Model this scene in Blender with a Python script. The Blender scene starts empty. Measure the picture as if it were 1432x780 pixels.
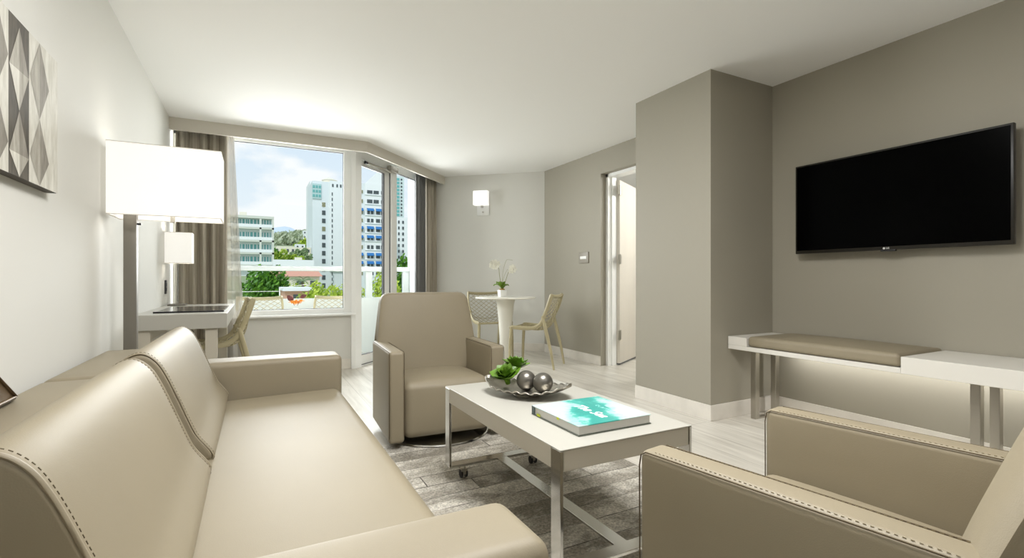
import bpy, bmesh, math, random
from mathutils import Vector, Matrix
random.seed(7)
sc = bpy.context.scene
COL = sc.collection
PI = math.pi

# ------------------------------------------------------------------ materials
def lin(h):
    h = h.lstrip('#'); out = []
    for i in (0, 2, 4):
        c = int(h[i:i+2], 16) / 255
        out.append(c / 12.92 if c <= .04045 else ((c + .055) / 1.055) ** 2.4)
    return (*out, 1)
MATS = {}
def mat(name, col, rough=.5, metal=0, emit=0, bump=0, bscale=200, var=0, vscale=6, coat=0, spec=None, stretch=None):
    if name in MATS: return MATS[name]
    m = bpy.data.materials.new(name); m.use_nodes = True
    nt = m.node_tree; N = nt.nodes; L = nt.links
    b = N['Principled BSDF']; c = lin(col)
    b.inputs['Base Color'].default_value = c
    b.inputs['Roughness'].default_value = rough
    b.inputs['Metallic'].default_value = metal
    if spec is not None: b.inputs['Specular IOR Level'].default_value = spec
    if coat: b.inputs['Coat Weight'].default_value = coat; b.inputs['Coat Roughness'].default_value = .1
    if emit:
        b.inputs['Emission Color'].default_value = c; b.inputs['Emission Strength'].default_value = emit
    tc = N.new('ShaderNodeTexCoord'); mp = N.new('ShaderNodeMapping')
    L.new(tc.outputs['Object'], mp.inputs['Vector'])
    if stretch: mp.inputs['Scale'].default_value = stretch
    if var:
        n = N.new('ShaderNodeTexNoise'); n.inputs['Scale'].default_value = vscale; n.inputs['Detail'].default_value = 5
        L.new(mp.outputs['Vector'], n.inputs['Vector'])
        r = N.new('ShaderNodeValToRGB'); e = r.color_ramp.elements
        e[0].position = .3; e[1].position = .7
        e[0].color = tuple(max(0, x * (1 - var)) for x in c[:3]) + (1,)
        e[1].color = tuple(min(1, x * (1 + var)) for x in c[:3]) + (1,)
        L.new(n.outputs['Fac'], r.inputs['Fac']); L.new(r.outputs['Color'], b.inputs['Base Color'])
    if bump:
        n2 = N.new('ShaderNodeTexNoise'); n2.inputs['Scale'].default_value = bscale; n2.inputs['Detail'].default_value = 4
        L.new(mp.outputs['Vector'], n2.inputs['Vector'])
        bp = N.new('ShaderNodeBump'); bp.inputs['Strength'].default_value = bump; bp.inputs['Distance'].default_value = .004
        L.new(n2.outputs['Fac'], bp.inputs['Height']); L.new(bp.outputs['Normal'], b.inputs['Normal'])
    MATS[name] = m
    return m

M_wall = mat('light_wall_paint', '#d6d5cf', .75, bump=.03, bscale=300)
M_taupe = mat('taupe_wall_paint', '#9a9587', .6, bump=.03, bscale=300)
M_ceil = mat('ceiling_paint', '#f4f4f2', .8)
M_white = mat('white_frame', '#f1f2f0', .35)
M_skirt = mat('skirting_tile', '#dcd7ce', .3, var=.06, vscale=9)
M_leather = mat('tan_leather', '#8b816c', .54, bump=.10, bscale=420, var=.03, vscale=3, spec=.5)
M_leather_d = mat('dark_brown_leather', '#5c4a33', .4, bump=.1, bscale=420)
M_thread = mat('beige_thread', '#b5a78e', .7)
M_seam = mat('leather_seam', '#5a4f3d', .7, spec=.2)
M_stitch = mat('chair_stitching', '#75694f', .8, spec=.1)
M_chrome = mat('chrome', '#c9c8c4', .16, 1)
M_brush = mat('brushed_steel', '#b9b5ac', .3, 1)
M_lam = mat('white_laminate', '#b0aea6', .32)
M_lam2 = mat('greige_laminate_edge', '#bcb6a8', .4)
M_bench = mat('bench_laminate', '#dcd9d1', .35)
M_pole = mat('lamp_pole_grey', '#77736a', .45, .2)
M_shade = mat('lit_lamp_shade', '#f4f2ee', .9, emit=.36)
M_shade_in = mat('lit_shade_lining', '#fff8ea', .9, emit=1.6)
M_plastic = mat('beige_plastic', '#b0a685', .42)
M_tableplastic = mat('white_table_plastic', '#e6e4da', .35)
M_screen = mat('tv_screen', '#010101', .2, spec=.03)
M_bezel = mat('tv_bezel', '#16130c', .35)
M_black = mat('black_plastic', '#15151a', .4)
M_logo = mat('light_grey_print', '#c8c8c8', .4)
M_pewter = mat('pewter', '#77746d', .32, .8)
M_bowl = mat('hammered_silver', '#aaa59b', .28, .9, bump=.5, bscale=60)
M_succ = mat('succulent_green', '#567a1e', .4, var=.4, vscale=14)
M_leaf = mat('orchid_leaf', '#6a8a2a', .4, var=.2, vscale=20)
M_petal = mat('orchid_petal', '#f6f5ea', .5)
M_stem = mat('plant_stem', '#8a8a52', .5)
M_moss = mat('moss', '#b08b4c', .9, bump=.8, bscale=90)
M_pot = mat('white_ceramic', '#f5f5f3', .25)
M_orange = mat('orange_petal', '#e39208', .5, var=.15, vscale=40)
M_maroon = mat('maroon_leaf', '#5d2a2c', .5)
M_gasket = mat('dark_gasket', '#55575a', .6)
M_door = mat('door_laminate', '#d3cdc2', .45, var=.03, vscale=5, stretch=(1, 1, .1))
M_concrete = mat('balcony_white', '#d9dedc', .7)
M_plate = mat('switch_plate_steel', '#948e83', .45)
M_glassdark = mat('blotter_dark', '#4d4c49', .15)

def glass_mat():
    m = bpy.data.materials.new('clear_glass'); m.use_nodes = True
    nt = m.node_tree; N = nt.nodes; L = nt.links; N.clear()
    o = N.new('ShaderNodeOutputMaterial'); mx = N.new('ShaderNodeMixShader')
    t = N.new('ShaderNodeBsdfTransparent'); t.inputs[0].default_value = (.985, .995, .99, 1)
    g = N.new('ShaderNodeBsdfGlossy'); g.inputs['Roughness'].default_value = .01
    mx.inputs[0].default_value = .002
    L.new(t.outputs[0], mx.inputs[1]); L.new(g.outputs[0], mx.inputs[2]); L.new(mx.outputs[0], o.inputs[0])
    return m
M_glass = glass_mat()
def tint_glass(name, col, f):
    m = bpy.data.materials.new(name); m.use_nodes = True
    nt = m.node_tree; N = nt.nodes; L = nt.links; N.clear()
    o = N.new('ShaderNodeOutputMaterial'); mx = N.new('ShaderNodeMixShader')
    t = N.new('ShaderNodeBsdfTransparent'); t.inputs[0].default_value = lin(col)
    g = N.new('ShaderNodeBsdfDiffuse'); g.inputs[0].default_value = lin(col)
    mx.inputs[0].default_value = f
    L.new(t.outputs[0], mx.inputs[1]); L.new(g.outputs[0], mx.inputs[2]); L.new(mx.outputs[0], o.inputs[0])
    return m
M_sheer = tint_glass('sheer_voile', '#d9d6d0', .55)

def floor_mat():
    m = bpy.data.materials.new('pale_plank_tile'); m.use_nodes = True
    nt = m.node_tree; N = nt.nodes; L = nt.links; b = N['Principled BSDF']
    tc = N.new('ShaderNodeTexCoord'); mp = N.new('ShaderNodeMapping')
    mp.inputs['Rotation'].default_value = (0, 0, PI / 2)
    L.new(tc.outputs['Object'], mp.inputs['Vector'])
    br = N.new('ShaderNodeTexBrick'); br.inputs['Scale'].default_value = 1
    br.inputs['Brick Width'].default_value = 1.2; br.inputs['Row Height'].default_value = .2
    br.inputs['Mortar Size'].default_value = .0022; br.inputs['Mortar Smooth'].default_value = .3
    br.offset = .37
    br.inputs['Color1'].default_value = lin('#d8d4cb'); br.inputs['Color2'].default_value = lin('#cbc6bc')
    br.inputs['Mortar'].default_value = lin('#a9a59c'); br.inputs['Bias'].default_value = -.1
    L.new(mp.outputs[0], br.inputs['Vector'])
    mp2 = N.new('ShaderNodeMapping'); mp2.inputs['Scale'].default_value = (14, 1.2, 1)
    L.new(tc.outputs['Object'], mp2.inputs['Vector'])
    n = N.new('ShaderNodeTexNoise'); n.inputs['Scale'].default_value = 1.6; n.inputs['Detail'].default_value = 7; n.inputs['Distortion'].default_value = .6
    L.new(mp2.outputs[0], n.inputs['Vector'])
    r = N.new('ShaderNodeValToRGB'); e = r.color_ramp.elements
    e[0].position = .35; e[1].position = .66
    e[0].color = (.83, .82, .80, 1); e[1].color = (1.06, 1.06, 1.06, 1)
    L.new(n.outputs['Fac'], r.inputs[0])
    mx = N.new('ShaderNodeMix'); mx.data_type = 'RGBA'; mx.blend_type = 'MULTIPLY'; mx.inputs[0].default_value = 1
    L.new(br.outputs['Color'], mx.inputs[6]); L.new(r.outputs[0], mx.inputs[7])
    L.new(mx.outputs[2], b.inputs['Base Color'])
    b.inputs['Roughness'].default_value = .28
    return m
M_floor = floor_mat()

def rug_mat():
    m = bpy.data.materials.new('patchwork_rug'); m.use_nodes = True
    nt = m.node_tree; N = nt.nodes; L = nt.links; b = N['Principled BSDF']
    tc = N.new('ShaderNodeTexCoord')
    w = N.new('ShaderNodeTexNoise'); w.inputs['Scale'].default_value = 5; L.new(tc.outputs['Object'], w.inputs['Vector'])
    va = N.new('ShaderNodeMix'); va.data_type = 'RGBA'; va.blend_type = 'LINEAR_LIGHT'; va.inputs[0].default_value = .006
    L.new(tc.outputs['Object'], va.inputs[6]); L.new(w.outputs['Color'], va.inputs[7])
    br = N.new('ShaderNodeTexBrick'); br.inputs['Scale'].default_value = 1
    br.inputs['Brick Width'].default_value = .95; br.inputs['Row Height'].default_value = .125
    br.inputs['Mortar Size'].default_value = .0045; br.inputs['Mortar Smooth'].default_value = .6
    br.offset = .41; br.squash = 1.3; br.squash_frequency = 3
    br.inputs['Color1'].default_value = lin('#aaa498'); br.inputs['Color2'].default_value = lin('#807a6e')
    br.inputs['Mortar'].default_value = lin('#4a453c')
    L.new(va.outputs[2], br.inputs['Vector'])
    # soft worn patches, different in every strip
    mp = N.new('ShaderNodeMapping'); mp.inputs['Scale'].default_value = (1.0, 1.6, 1); L.new(tc.outputs['Object'], mp.inputs['Vector'])
    ad = N.new('ShaderNodeMix'); ad.data_type = 'RGBA'; ad.blend_type = 'ADD'; ad.inputs[0].default_value = 1
    sc_ = N.new('ShaderNodeMix'); sc_.data_type = 'RGBA'; sc_.blend_type = 'MULTIPLY'; sc_.inputs[0].default_value = 1; sc_.inputs[7].default_value = (9, 9, 9, 1)
    L.new(br.outputs['Color'], sc_.inputs[6]); L.new(mp.outputs[0], ad.inputs[6]); L.new(sc_.outputs[2], ad.inputs[7])
    n = N.new('ShaderNodeTexNoise'); n.inputs['Scale'].default_value = 2.6; n.inputs['Detail'].default_value = 9; n.inputs['Roughness'].default_value = .68; n.inputs['Distortion'].default_value = .4
    L.new(ad.outputs[2], n.inputs['Vector'])
    r = N.new('ShaderNodeValToRGB'); e = r.color_ramp.elements
    e[0].position = .46; e[1].position = .60; e[0].color = (0, 0, 0, 1); e[1].color = (1, 1, 1, 1)
    L.new(n.outputs['Fac'], r.inputs[0])
    mx = N.new('ShaderNodeMix'); mx.data_type = 'RGBA'
    mu = N.new('ShaderNodeMath'); mu.operation = 'MULTIPLY'; mu.inputs[1].default_value = .85
    L.new(r.outputs[0], mu.inputs[0]); L.new(mu.outputs[0], mx.inputs[0])
    L.new(br.outputs['Color'], mx.inputs[6]); mx.inputs[7].default_value = lin('#d6d1c6')
    f = N.new('ShaderNodeTexNoise'); f.inputs['Scale'].default_value = 110; f.inputs['Detail'].default_value = 3
    L.new(tc.outputs['Object'], f.inputs['Vector'])
    r2 = N.new('ShaderNodeValToRGB'); e = r2.color_ramp.elements
    e[0].position = .3; e[1].position = .7; e[0].color = (.55, .55, .55, 1); e[1].color = (1.25, 1.25, 1.25, 1)
    L.new(f.outputs['Fac'], r2.inputs[0])
    m2 = N.new('ShaderNodeMix'); m2.data_type = 'RGBA'; m2.blend_type = 'MULTIPLY'; m2.inputs[0].default_value = 1
    L.new(mx.outputs[2], m2.inputs[6]); L.new(r2.outputs[0], m2.inputs[7])
    L.new(m2.outputs[2], b.inputs['Base Color']); b.inputs['Roughness'].default_value = .95
    bp = N.new('ShaderNodeBump'); bp.inputs['Strength'].default_value = .5; bp.inputs['Distance'].default_value = .004
    L.new(f.outputs['Fac'], bp.inputs['Height']); L.new(bp.outputs[0], b.inputs['Normal'])
    return m
M_rug = rug_mat()

def curtain_mat(name, c1, c2, sheen=0):
    m = bpy.data.materials.new(name); m.use_nodes = True
    nt = m.node_tree; N = nt.nodes; L = nt.links; b = N['Principled BSDF']
    tc = N.new('ShaderNodeTexCoord'); mp = N.new('ShaderNodeMapping'); mp.inputs['Scale'].default_value = (40, 40, .8)
    L.new(tc.outputs['Object'], mp.inputs[0])
    n = N.new('ShaderNodeTexNoise'); n.inputs['Scale'].default_value = 1.3; n.inputs['Detail'].default_value = 6
    L.new(mp.outputs[0], n.inputs['Vector'])
    r = N.new('ShaderNodeValToRGB'); e = r.color_ramp.elements
    e[0].position = .3; e[1].position = .72; e[0].color = lin(c1); e[1].color = lin(c2)
    L.new(n.outputs['Fac'], r.inputs[0]); L.new(r.outputs[0], b.inputs['Base Color'])
    b.inputs['Roughness'].default_value = .55
    return m
M_curt = curtain_mat('taupe_curtain', '#857d6e', '#b3ab9b')
M_lining = mat('curtain_lining', '#6b6b6a', .8)

def art_mat(name, c1, c2):
    m = bpy.data.materials.new(name); m.use_nodes = True
    nt = m.node_tree; N = nt.nodes; L = nt.links; b = N['Principled BSDF']
    tc = N.new('ShaderNodeTexCoord'); mp = N.new('ShaderNodeMapping'); mp.inputs['Scale'].default_value = (8, 26, 5)
    L.new(tc.outputs['Object'], mp.inputs[0])
    n = N.new('ShaderNodeTexNoise'); n.inputs['Scale'].default_value = 1.6; n.inputs['Detail'].default_value = 9; n.inputs['Roughness'].default_value = .65
    L.new(mp.outputs[0], n.inputs['Vector'])
    r = N.new('ShaderNodeValToRGB'); e = r.color_ramp.elements
    e[0].position = .32; e[1].position = .68; e[0].color = lin(c1); e[1].color = lin(c2)
    L.new(n.outputs['Fac'], r.inputs[0]); L.new(r.outputs[0], b.inputs['Base Color'])
    b.inputs['Roughness'].default_value = .6
    return m
M_art = [art_mat('art_pale', '#b9b6aa', '#dddbd2'), art_mat('art_grey', '#8a857a', '#b5b1a6'), art_mat('art_midgrey', '#6c675d', '#99948a'),
         art_mat('art_dark', '#37322a', '#5a5348'), art_mat('art_cream', '#cbc8bd', '#e6e4dc')]

# ------------------------------------------------------------------ geometry helpers
def B(): return bmesh.new()
def box(bm, x0, x1, y0, y1, z0, z1, rot=None, piv=None):
    vs = [bm.verts.new((x, y, z)) for z in (z0, z1) for (x, y) in ((x0, y0), (x1, y0), (x1, y1), (x0, y1))]
    for f in ((3, 2, 1, 0), (4, 5, 6, 7), (0, 1, 5, 4), (1, 2, 6, 5), (2, 3, 7, 6), (3, 0, 4, 7)):
        bm.faces.new([vs[i] for i in f])
    if rot:
        bmesh.ops.rotate(bm, verts=vs, cent=piv or ((x0+x1)/2, (y0+y1)/2, (z0+z1)/2), matrix=rot)
    return vs
def bevel(bm, w, seg=2):
    bmesh.ops.bevel(bm, geom=bm.edges[:], offset=w, segments=seg, affect='EDGES', profile=.5)
    return bm
def bbox(x0, x1, y0, y1, z0, z1, w=.003, seg=2):
    bm = B(); box(bm, x0, x1, y0, y1, z0, z1); return bevel(bm, w, seg)
def extrude_poly(bm, pts, z0, z1):
    a = [bm.verts.new((p[0], p[1], z0)) for p in pts]; b = [bm.verts.new((p[0], p[1], z1)) for p in pts]
    n = len(pts); bm.faces.new(a[::-1]); bm.faces.new(b)
    for i in range(n): bm.faces.new([a[i], a[(i+1) % n], b[(i+1) % n], b[i]])
    return a + b
def wall_seg(bm, p, q, th, z0, z1):
    """slab between p and q, thickness th to the left of p->q"""
    p = Vector(p); q = Vector(q); d = (q - p).normalized(); n = Vector((-d.y, d.x)) * th
    extrude_poly(bm, [p, q, q + n, p + n] if th > 0 else [p, p + n, q + n, q][::1], z0, z1)
def tube(bm, pts, r, seg=8, closed=False, flat=None):
    pts = [Vector(p) for p in pts]; n = len(pts); rings = []
    up = Vector((0, 0, 1)); prev = None
    for i, p in enumerate(pts):
        if closed: t = pts[(i+1) % n] - pts[i-1]
        else: t = pts[min(i+1, n-1)] - pts[max(i-1, 0)]
        t.normalize()
        if prev is None:
            a = t.cross(up)
            if a.length < .05: a = t.cross(Vector((1, 0, 0)))
            a.normalize()
        else:
            a = prev - t * prev.dot(t)
            a.normalize()
        prev = a; b = t.cross(a)
        rr = r[i] if isinstance(r, (list, tuple)) else r
        ra, rb = (rr, rr) if flat is None else (rr * flat[0], rr * flat[1])
        rings.append([bm.verts.new(p + a * math.cos(2*PI*k/seg) * ra + b * math.sin(2*PI*k/seg) * rb) for k in range(seg)])
    m = n if closed else n - 1
    for i in range(m):
        A = rings[i]; C = rings[(i+1) % n]
        for k in range(seg): bm.faces.new([A[k], A[(k+1) % seg], C[(k+1) % seg], C[k]])
    if not closed: bm.faces.new(rings[0][::-1]); bm.faces.new(rings[-1])
def lathe(bm, prof, c=(0, 0, 0), seg=32, sx=1, sy=1):
    rings = []
    for (r, z) in prof:
        if r < 1e-5: rings.append([bm.verts.new((c[0], c[1], c[2] + z))])
        else: rings.append([bm.verts.new((c[0] + sx*r*math.cos(2*PI*k/seg), c[1] + sy*r*math.sin(2*PI*k/seg), c[2] + z)) for k in range(seg)])
    for A, C in zip(rings, rings[1:]):
        for k in range(seg):
            k2 = (k+1) % seg
            if len(A) == 1 and len(C) == 1: continue
            if len(A) == 1: bm.faces.new([A[0], C[k2], C[k]])
            elif len(C) == 1: bm.faces.new([A[k], A[k2], C[0]])
            else: bm.faces.new([A[k], A[k2], C[k2], C[k]])
    for R, rev in ((rings[0], True), (rings[-1], False)):
        if len(R) > 1: bm.faces.new(R[::-1] if rev else R)
def axis_samples(h, r, n, k=4):
    a = [-h + r * i / k for i in range(k)]
    inner = [-(h - r) + 2 * (h - r) * i / n for i in range(n + 1)]
    return a + inner + [h - r + r * i / k for i in range(1, k + 1)]
def rblock(c, size, r, crown=None, n=8, fn=None):
    """soft rounded block centred on c; crown = {'+z': bulge, ...}"""
    hx, hy, hz = (s / 2 for s in size); r = min(r, hx*.98, hy*.98, hz*.98)
    bm = B(); H = (hx, hy, hz); S = [axis_samples(h, r, n) for h in H]; cache = {}
    def V(p):
        key = tuple(round(x, 6) for x in p)
        if key in cache: return cache[key]
        q = Vector([max(-(h - r), min(h - r, x)) for x, h in zip(p, H)])
        d = Vector(p) - q
        if d.length > 1e-9: w = q + d.normalized() * r
        else: w = Vector(p)
        for k, amt in (crown or {}).items():
            ax = 'xyz'.index(k[1]); sg = 1 if k[0] == '+' else -1
            u, v = [i for i in range(3) if i != ax]
            side = (sg * p[ax] / H[ax] + 1) / 2
            w[ax] += sg * amt * max(0, 1 - (p[u]/H[u])**2) * max(0, 1 - (p[v]/H[v])**2) * (1 if side > .5 else 0)
        w = w + Vector(c)
        if fn: w = fn(w)
        cache[key] = bm.verts.new(w); return cache[key]
    for ax in range(3):
        u, v = [(1, 2), (2, 0), (0, 1)][ax]
        for sg in (-1, 1):
            for i in range(len(S[u]) - 1):
                for j in range(len(S[v]) - 1):
                    q = []
                    for (a, b) in ((i, j), (i+1, j), (i+1, j+1), (i, j+1)):
                        p = [0, 0, 0]; p[ax] = sg * H[ax]; p[u] = S[u][a]; p[v] = S[v][b]; q.append(V(p))
                    bm.faces.new(q if sg > 0 else q[::-1])
    return bm
def catmull(pts, n=6, closed=True):
    pts = [Vector(p) for p in pts]; N = len(pts); out = []
    rng = range(N) if closed else range(N - 1)
    for i in rng:
        if closed: p0, p1, p2, p3 = pts[i-1], pts[i], pts[(i+1) % N], pts[(i+2) % N]
        else: p0, p1, p2, p3 = pts[max(i-1, 0)], pts[i], pts[i+1], pts[min(i+2, N-1)]
        for k in range(n):
            t = k / n
            out.append(.5 * ((2*p1) + (p2-p0)*t + (2*p0-5*p1+4*p2-p3)*t*t + (3*p1-p0-3*p2+p3)*t**3))
    if not closed: out.append(pts[-1])
    return out
def prism(prof, y0, y1, r=.02, sag=0.0, ny=10):
    """profile (x,z) swept along y with softly rounded ends; sag swells the middle"""
    bm = B(); cx = sum(p[0] for p in prof) / len(prof); cz = sum(p[1] for p in prof) / len(prof)
    ext = max(max(abs(p[0]-cx), abs(p[1]-cz)) for p in prof)
    st = []
    for k in range(5): a = PI/2 * (1 - k/4); st.append((y0 + r*(1-math.sin(a)), r*(1-math.cos(a))))
    st = st[::1]
    first = [(y0 + r*(1-math.cos(PI/2*k/4)), r*(1-math.sin(PI/2*k/4))) for k in range(5)]
    last = [(y1 - r*(1-math.cos(PI/2*k/4)), r*(1-math.sin(PI/2*k/4))) for k in range(4, -1, -1)]
    mid = [(y0 + r + (y1-y0-2*r)*i/ny, 0) for i in range(1, ny)]
    rings = []
    for (y, ins) in first + mid + last:
        u = (2*(y-y0)/(y1-y0) - 1); k = 1 - ins/ext + sag * (1-u*u)
        rings.append([bm.verts.new((cx + (p[0]-cx)*k, y, cz + (p[1]-cz)*k)) for p in prof])
    n = len(prof)
    for A, C in zip(rings, rings[1:]):
        for i in range(n): bm.faces.new([A[i], A[(i+1) % n], C[(i+1) % n], C[i]])
    bm.faces.new(rings[0][::-1]); bm.faces.new(rings[-1])
    bmesh.ops.recalc_face_normals(bm, faces=bm.faces[:])
    return bm
def dashes(bm, pts, closed, r, on=.008, gap=.005):
    pts = [Vector(p) for p in pts]
    if closed: pts = pts + [pts[0]]
    acc = 0; segs = []; state = True; start = pts[0]
    for a, b in zip(pts, pts[1:]):
        L = (b-a).length; t = 0
        while L > 1e-9 and t < L:
            lim = on if state else gap
            step = min(lim - acc, L - t)
            t += step; acc += step
            if acc >= lim - 1e-9:
                p = a.lerp(b, t/L)
                if state: segs.append((start, p))
                start = p; acc = 0; state = not state
    for a, b in segs:
        if (b-a).length > 1e-5: tube(bm, [a, b], r, 5)

def obj(name, bm, m, parent=None, smooth=35, world=False):
    me = bpy.data.meshes.new(name)
    bmesh.ops.recalc_face_normals(bm, faces=bm.faces[:]) if not bm.faces or len(bm.faces) < 60000 else None
    bm.to_mesh(me); bm.free()
    for mm in (m if isinstance(m, (list, tuple)) else [m]): me.materials.append(mm)
    o = bpy.data.objects.new(name, me); COL.objects.link(o)
    if parent is not None:
        o.parent = parent
        if world:
            me.transform(world_of(parent).inverted())
    if smooth:
        me.shade_smooth()
        if smooth < 180:
            try: me.set_sharp_from_angle(angle=math.radians(smooth))
            except Exception: pass
    return o
def world_of(o):
    M = Matrix.LocRotScale(o.location, o.rotation_euler, o.scale)
    return world_of(o.parent) @ M if o.parent else M
def tag(o, label, cat, group=None, kind=None):
    o['label'] = label; o['category'] = cat
    if group: o['group'] = group
    if kind: o['kind'] = kind
    return o
def thing(name, label, cat, loc=(0, 0, 0), rz=0, group=None):
    o = bpy.data.objects.new(name, None); COL.objects.link(o)
    o.empty_display_size = .1
    o.location = loc; o.rotation_euler = (0, 0, rz)
    return tag(o, label, cat, group)
def struct(name, bm, m, label, cat, parent=None, smooth=0):
    o = obj(name, bm, m, parent, smooth)
    if parent is None: tag(o, label, cat, None, 'structure')
    return o
def dup(root, loc, rz, label):
    r = root.copy(); COL.objects.link(r); r.location = loc; r.rotation_euler = (0, 0, rz); r['label'] = label
    for ch in list(root.children):
        c = ch.copy(); COL.objects.link(c); c.parent = r
        for g in list(ch.children):
            d = g.copy(); COL.objects.link(d); d.parent = c
    return r

H = 2.48
XL, XR, XC = -.69, 3.53, 2.846
YR = -1.45
# plan corners
K = Vector((1.02, 5.70)); DD = Vector((.714, .70)).normalized()
def bal(s, off=0): # point along the slanted balcony wall; off = towards the room
    n = Vector((DD.y, -DD.x)); p = K + DD * s + n * off; return p
BK0 = Vector((2.25, 6.90)); BK1 = Vector((3.53, 5.755))

# ------------------------------------------------------------------ room shell
bm = B(); extrude_poly(bm, [(XL-.2, YR-.2), (6.2, YR-.2), (6.2, 6.6), (3.6, 6.6), (2.5, 7.2), tuple(bal(1.8, -.05)), tuple(bal(0, -.12)), (XL-.2, 5.85)], -.12, 0)
struct('floor', bm, M_floor, 'pale whitish plank tile floor with grey grain', 'floor')
bm = B(); extrude_poly(bm, [(XL-.2, YR-.2), (XR+.2, YR-.2), (XR+.2, 6.1), (2.4, 7.15), tuple(bal(1.75, -.1)), tuple(bal(0, -.15)), (XL-.2, 5.85)], H, H+.15)
struct('ceiling', bm, M_ceil, 'smooth white painted ceiling', 'ceiling')
bm = B(); box(bm, XL-.15, XL, YR, 5.85, 0, H)
struct('wall_left', bm, M_wall, 'light off-white wall behind the sofa and desk', 'wall')
bm = B(); box(bm, XR, XR+.19, YR, 3.0, 0, H)
struct('wall_right', bm, M_taupe, 'taupe wall carrying the television', 'wall')
bm = B(); box(bm, XC, XR+.05, 2.405, 3.17, 0, H)
struct('wall_pillar', bm, M_taupe, 'taupe boxed-out pillar between bench and doorway', 'wall')
DY0, DY1, DZ = 3.66, 4.52, 2.21
bm = B(); box(bm, XR, XR+.19, 3.17, DY0, 0, H); box(bm, XR, XR+.19, DY1, 5.85, 0, H); box(bm, XR, XR+.19, DY0, DY1, DZ, H)
struct('wall_doorway', bm, M_taupe, 'taupe wall around the open bedroom doorway', 'wall')
bm = B(); wall_seg(bm, BK1, BK0 - (BK1-BK0).normalized()*.1, -.15, 0, H)
struct('wall_back', bm, M_wall, 'pale slanted wall with the sconce behind the dining table', 'wall')
bm = B(); box(bm, XL-.15, XR+.2, YR-.15, YR, 0, H)
struct('wall_rear', bm, mat('dark_bounce_cut', '#3a2f25', .5), 'unseen rear wall behind the viewpoint, made dark to cut bounce light', 'wall')  # unseen wall, coloured dark to soak up bounce from behind
# window wall : apron and header, the pane fills the rest
WX0, WX1, WZ0, WZ1 = -.66, .875, .675, 2.40
bm = B(); box(bm, XL, 1.0, 5.70, 5.85, 0, .62); box(bm, XL, 1.0, 5.70, 5.85, 2.46, H)
struct('wall_window', bm, M_wall, 'low pale wall under the fixed window', 'wall')
# window 1
w1 = thing('window_1', 'large fixed white framed window beside the balcony door', 'window', (0, 5.7, 0)); w1['kind'] = 'structure'
bm = B()
box(bm, XL, .96, 5.68, 5.71, .62, WZ0); box(bm, XL, .96, 5.68, 5.71, WZ1, 2.47)
box(bm, WX1, .96, 5.672, 5.712, .62, 2.47); box(bm, XL, WX0, 5.68, 5.71, .62, 2.47)
bevel(bm, .004); obj('window_frame', bm, M_white, w1, world=True)
bm = B(); box(bm, XL+.02, 1.0, 5.62, 5.70, .60, .622); bevel(bm, .004); obj('window_sill', bm, M_white, w1, world=True)
bm = B()
for x0, x1, z0, z1 in ((WX0, WX1, WZ1-.008, WZ1), (WX1-.006, WX1, WZ0, WZ1), (WX0, WX1, WZ0, WZ0+.006)): box(bm, x0, x1, 5.6985, 5.709, z0, z1)
obj('gasket', bm, M_gasket, w1, world=True)
bm = B(); box(bm, WX0, WX1, 5.703, 5.708, WZ0, WZ1); obj('glass', bm, M_glass, w1, world=True)

def balbox(bm, s0, s1, o0, o1, z0, z1):
    extrude_poly(bm, [bal(s0, o0), bal(s1, o0), bal(s1, o1), bal(s0, o1)], z0, z1)
# corner post between window and balcony door
bm = B(); extrude_poly(bm, [(.955, 5.66), (1.0, 5.655), tuple(bal(.045, .03)), tuple(bal(.045, -.12)), (.955, 5.82)], 0, 2.46)
struct('trim_1', bm, M_white, 'white corner post between the fixed window and the balcony door', 'post')
# balcony door wall (slanted)
d1 = thing('door_1', 'white framed glass balcony door with closer arm', 'door', (1.1, 5.8, 0)); d1['kind'] = 'structure'
bm = B(); balbox(bm, .045, 1.75, -.04, 0.0, 2.372, H); balbox(bm, .70, .815, -.045, .02, 0, 2.40); balbox(bm, 1.378, 1.75, -.04, 0, 0, 2.40)
balbox(bm, .815, 1.378, -.04, 0, 0, .08)
balbox(bm, .045, .70, -.10, 0, 0, .015)
obj('door_frame', bm, M_white, d1, 0, world=True)
lf = obj('door_leaf', (lambda b: (balbox(b, .06, .69, -.04, -.012, .02, .13), balbox(b, .06, .69, -.04, -.012, 2.305, 2.37), balbox(b, .572, .69, -.04, -.012, .13, 2.305), balbox(b, .045, .075, -.04, -.012, .02, 2.37), b)[-1])(B()), M_white, d1, 0, world=True)
bm = B(); balbox(bm, .075, .572, -.036, -.031, .13, 2.305); obj('glass', bm, M_glass, lf, 0, world=True)
bm = B(); balbox(bm, .552, .574, -.035, -.008, .13, 2.305); balbox(bm, .06, .574, -.03, -.008, 2.298, 2.306); balbox(bm, .06, .574, -.03, -.008, .128, .134); balbox(bm, .06, .70, -.03, -.004, .012, .022); balbox(bm, .692, .70, -.03, -.004, .02, 2.37)
obj('gasket', bm, M_gasket, lf, 0, world=True)
bm = B(); balbox(bm, .815, 1.378, -.036, -.031, .08, 2.372); obj('side_glass', bm, M_glass, d1, 0, world=True)
bm = B(); balbox(bm, .815, 1.378, -.03, -.004, 2.362, 2.37); balbox(bm, 1.37, 1.378, -.03, -.004, .08, 2.37); obj('side_gasket', bm, M_gasket, d1, 0, world=True)
cl = thing('door_closer', 'grey hydraulic door closer above the balcony door', 'door closer', (1.4, 6.05, 2.35))
bm = B(); balbox(bm, .62, .80, .004, .055, 2.345, 2.415); bevel(bm, .006); obj('closer_body', bm, M_brush, cl, world=True)
bm = B(); a = bal(.13, .03); b_ = bal(.66, .03); tube(bm, [(a.x, a.y, 2.338), (b_.x, b_.y, 2.338)], .017, 8); obj('closer_arm', bm, M_brush, cl, world=True)
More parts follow.
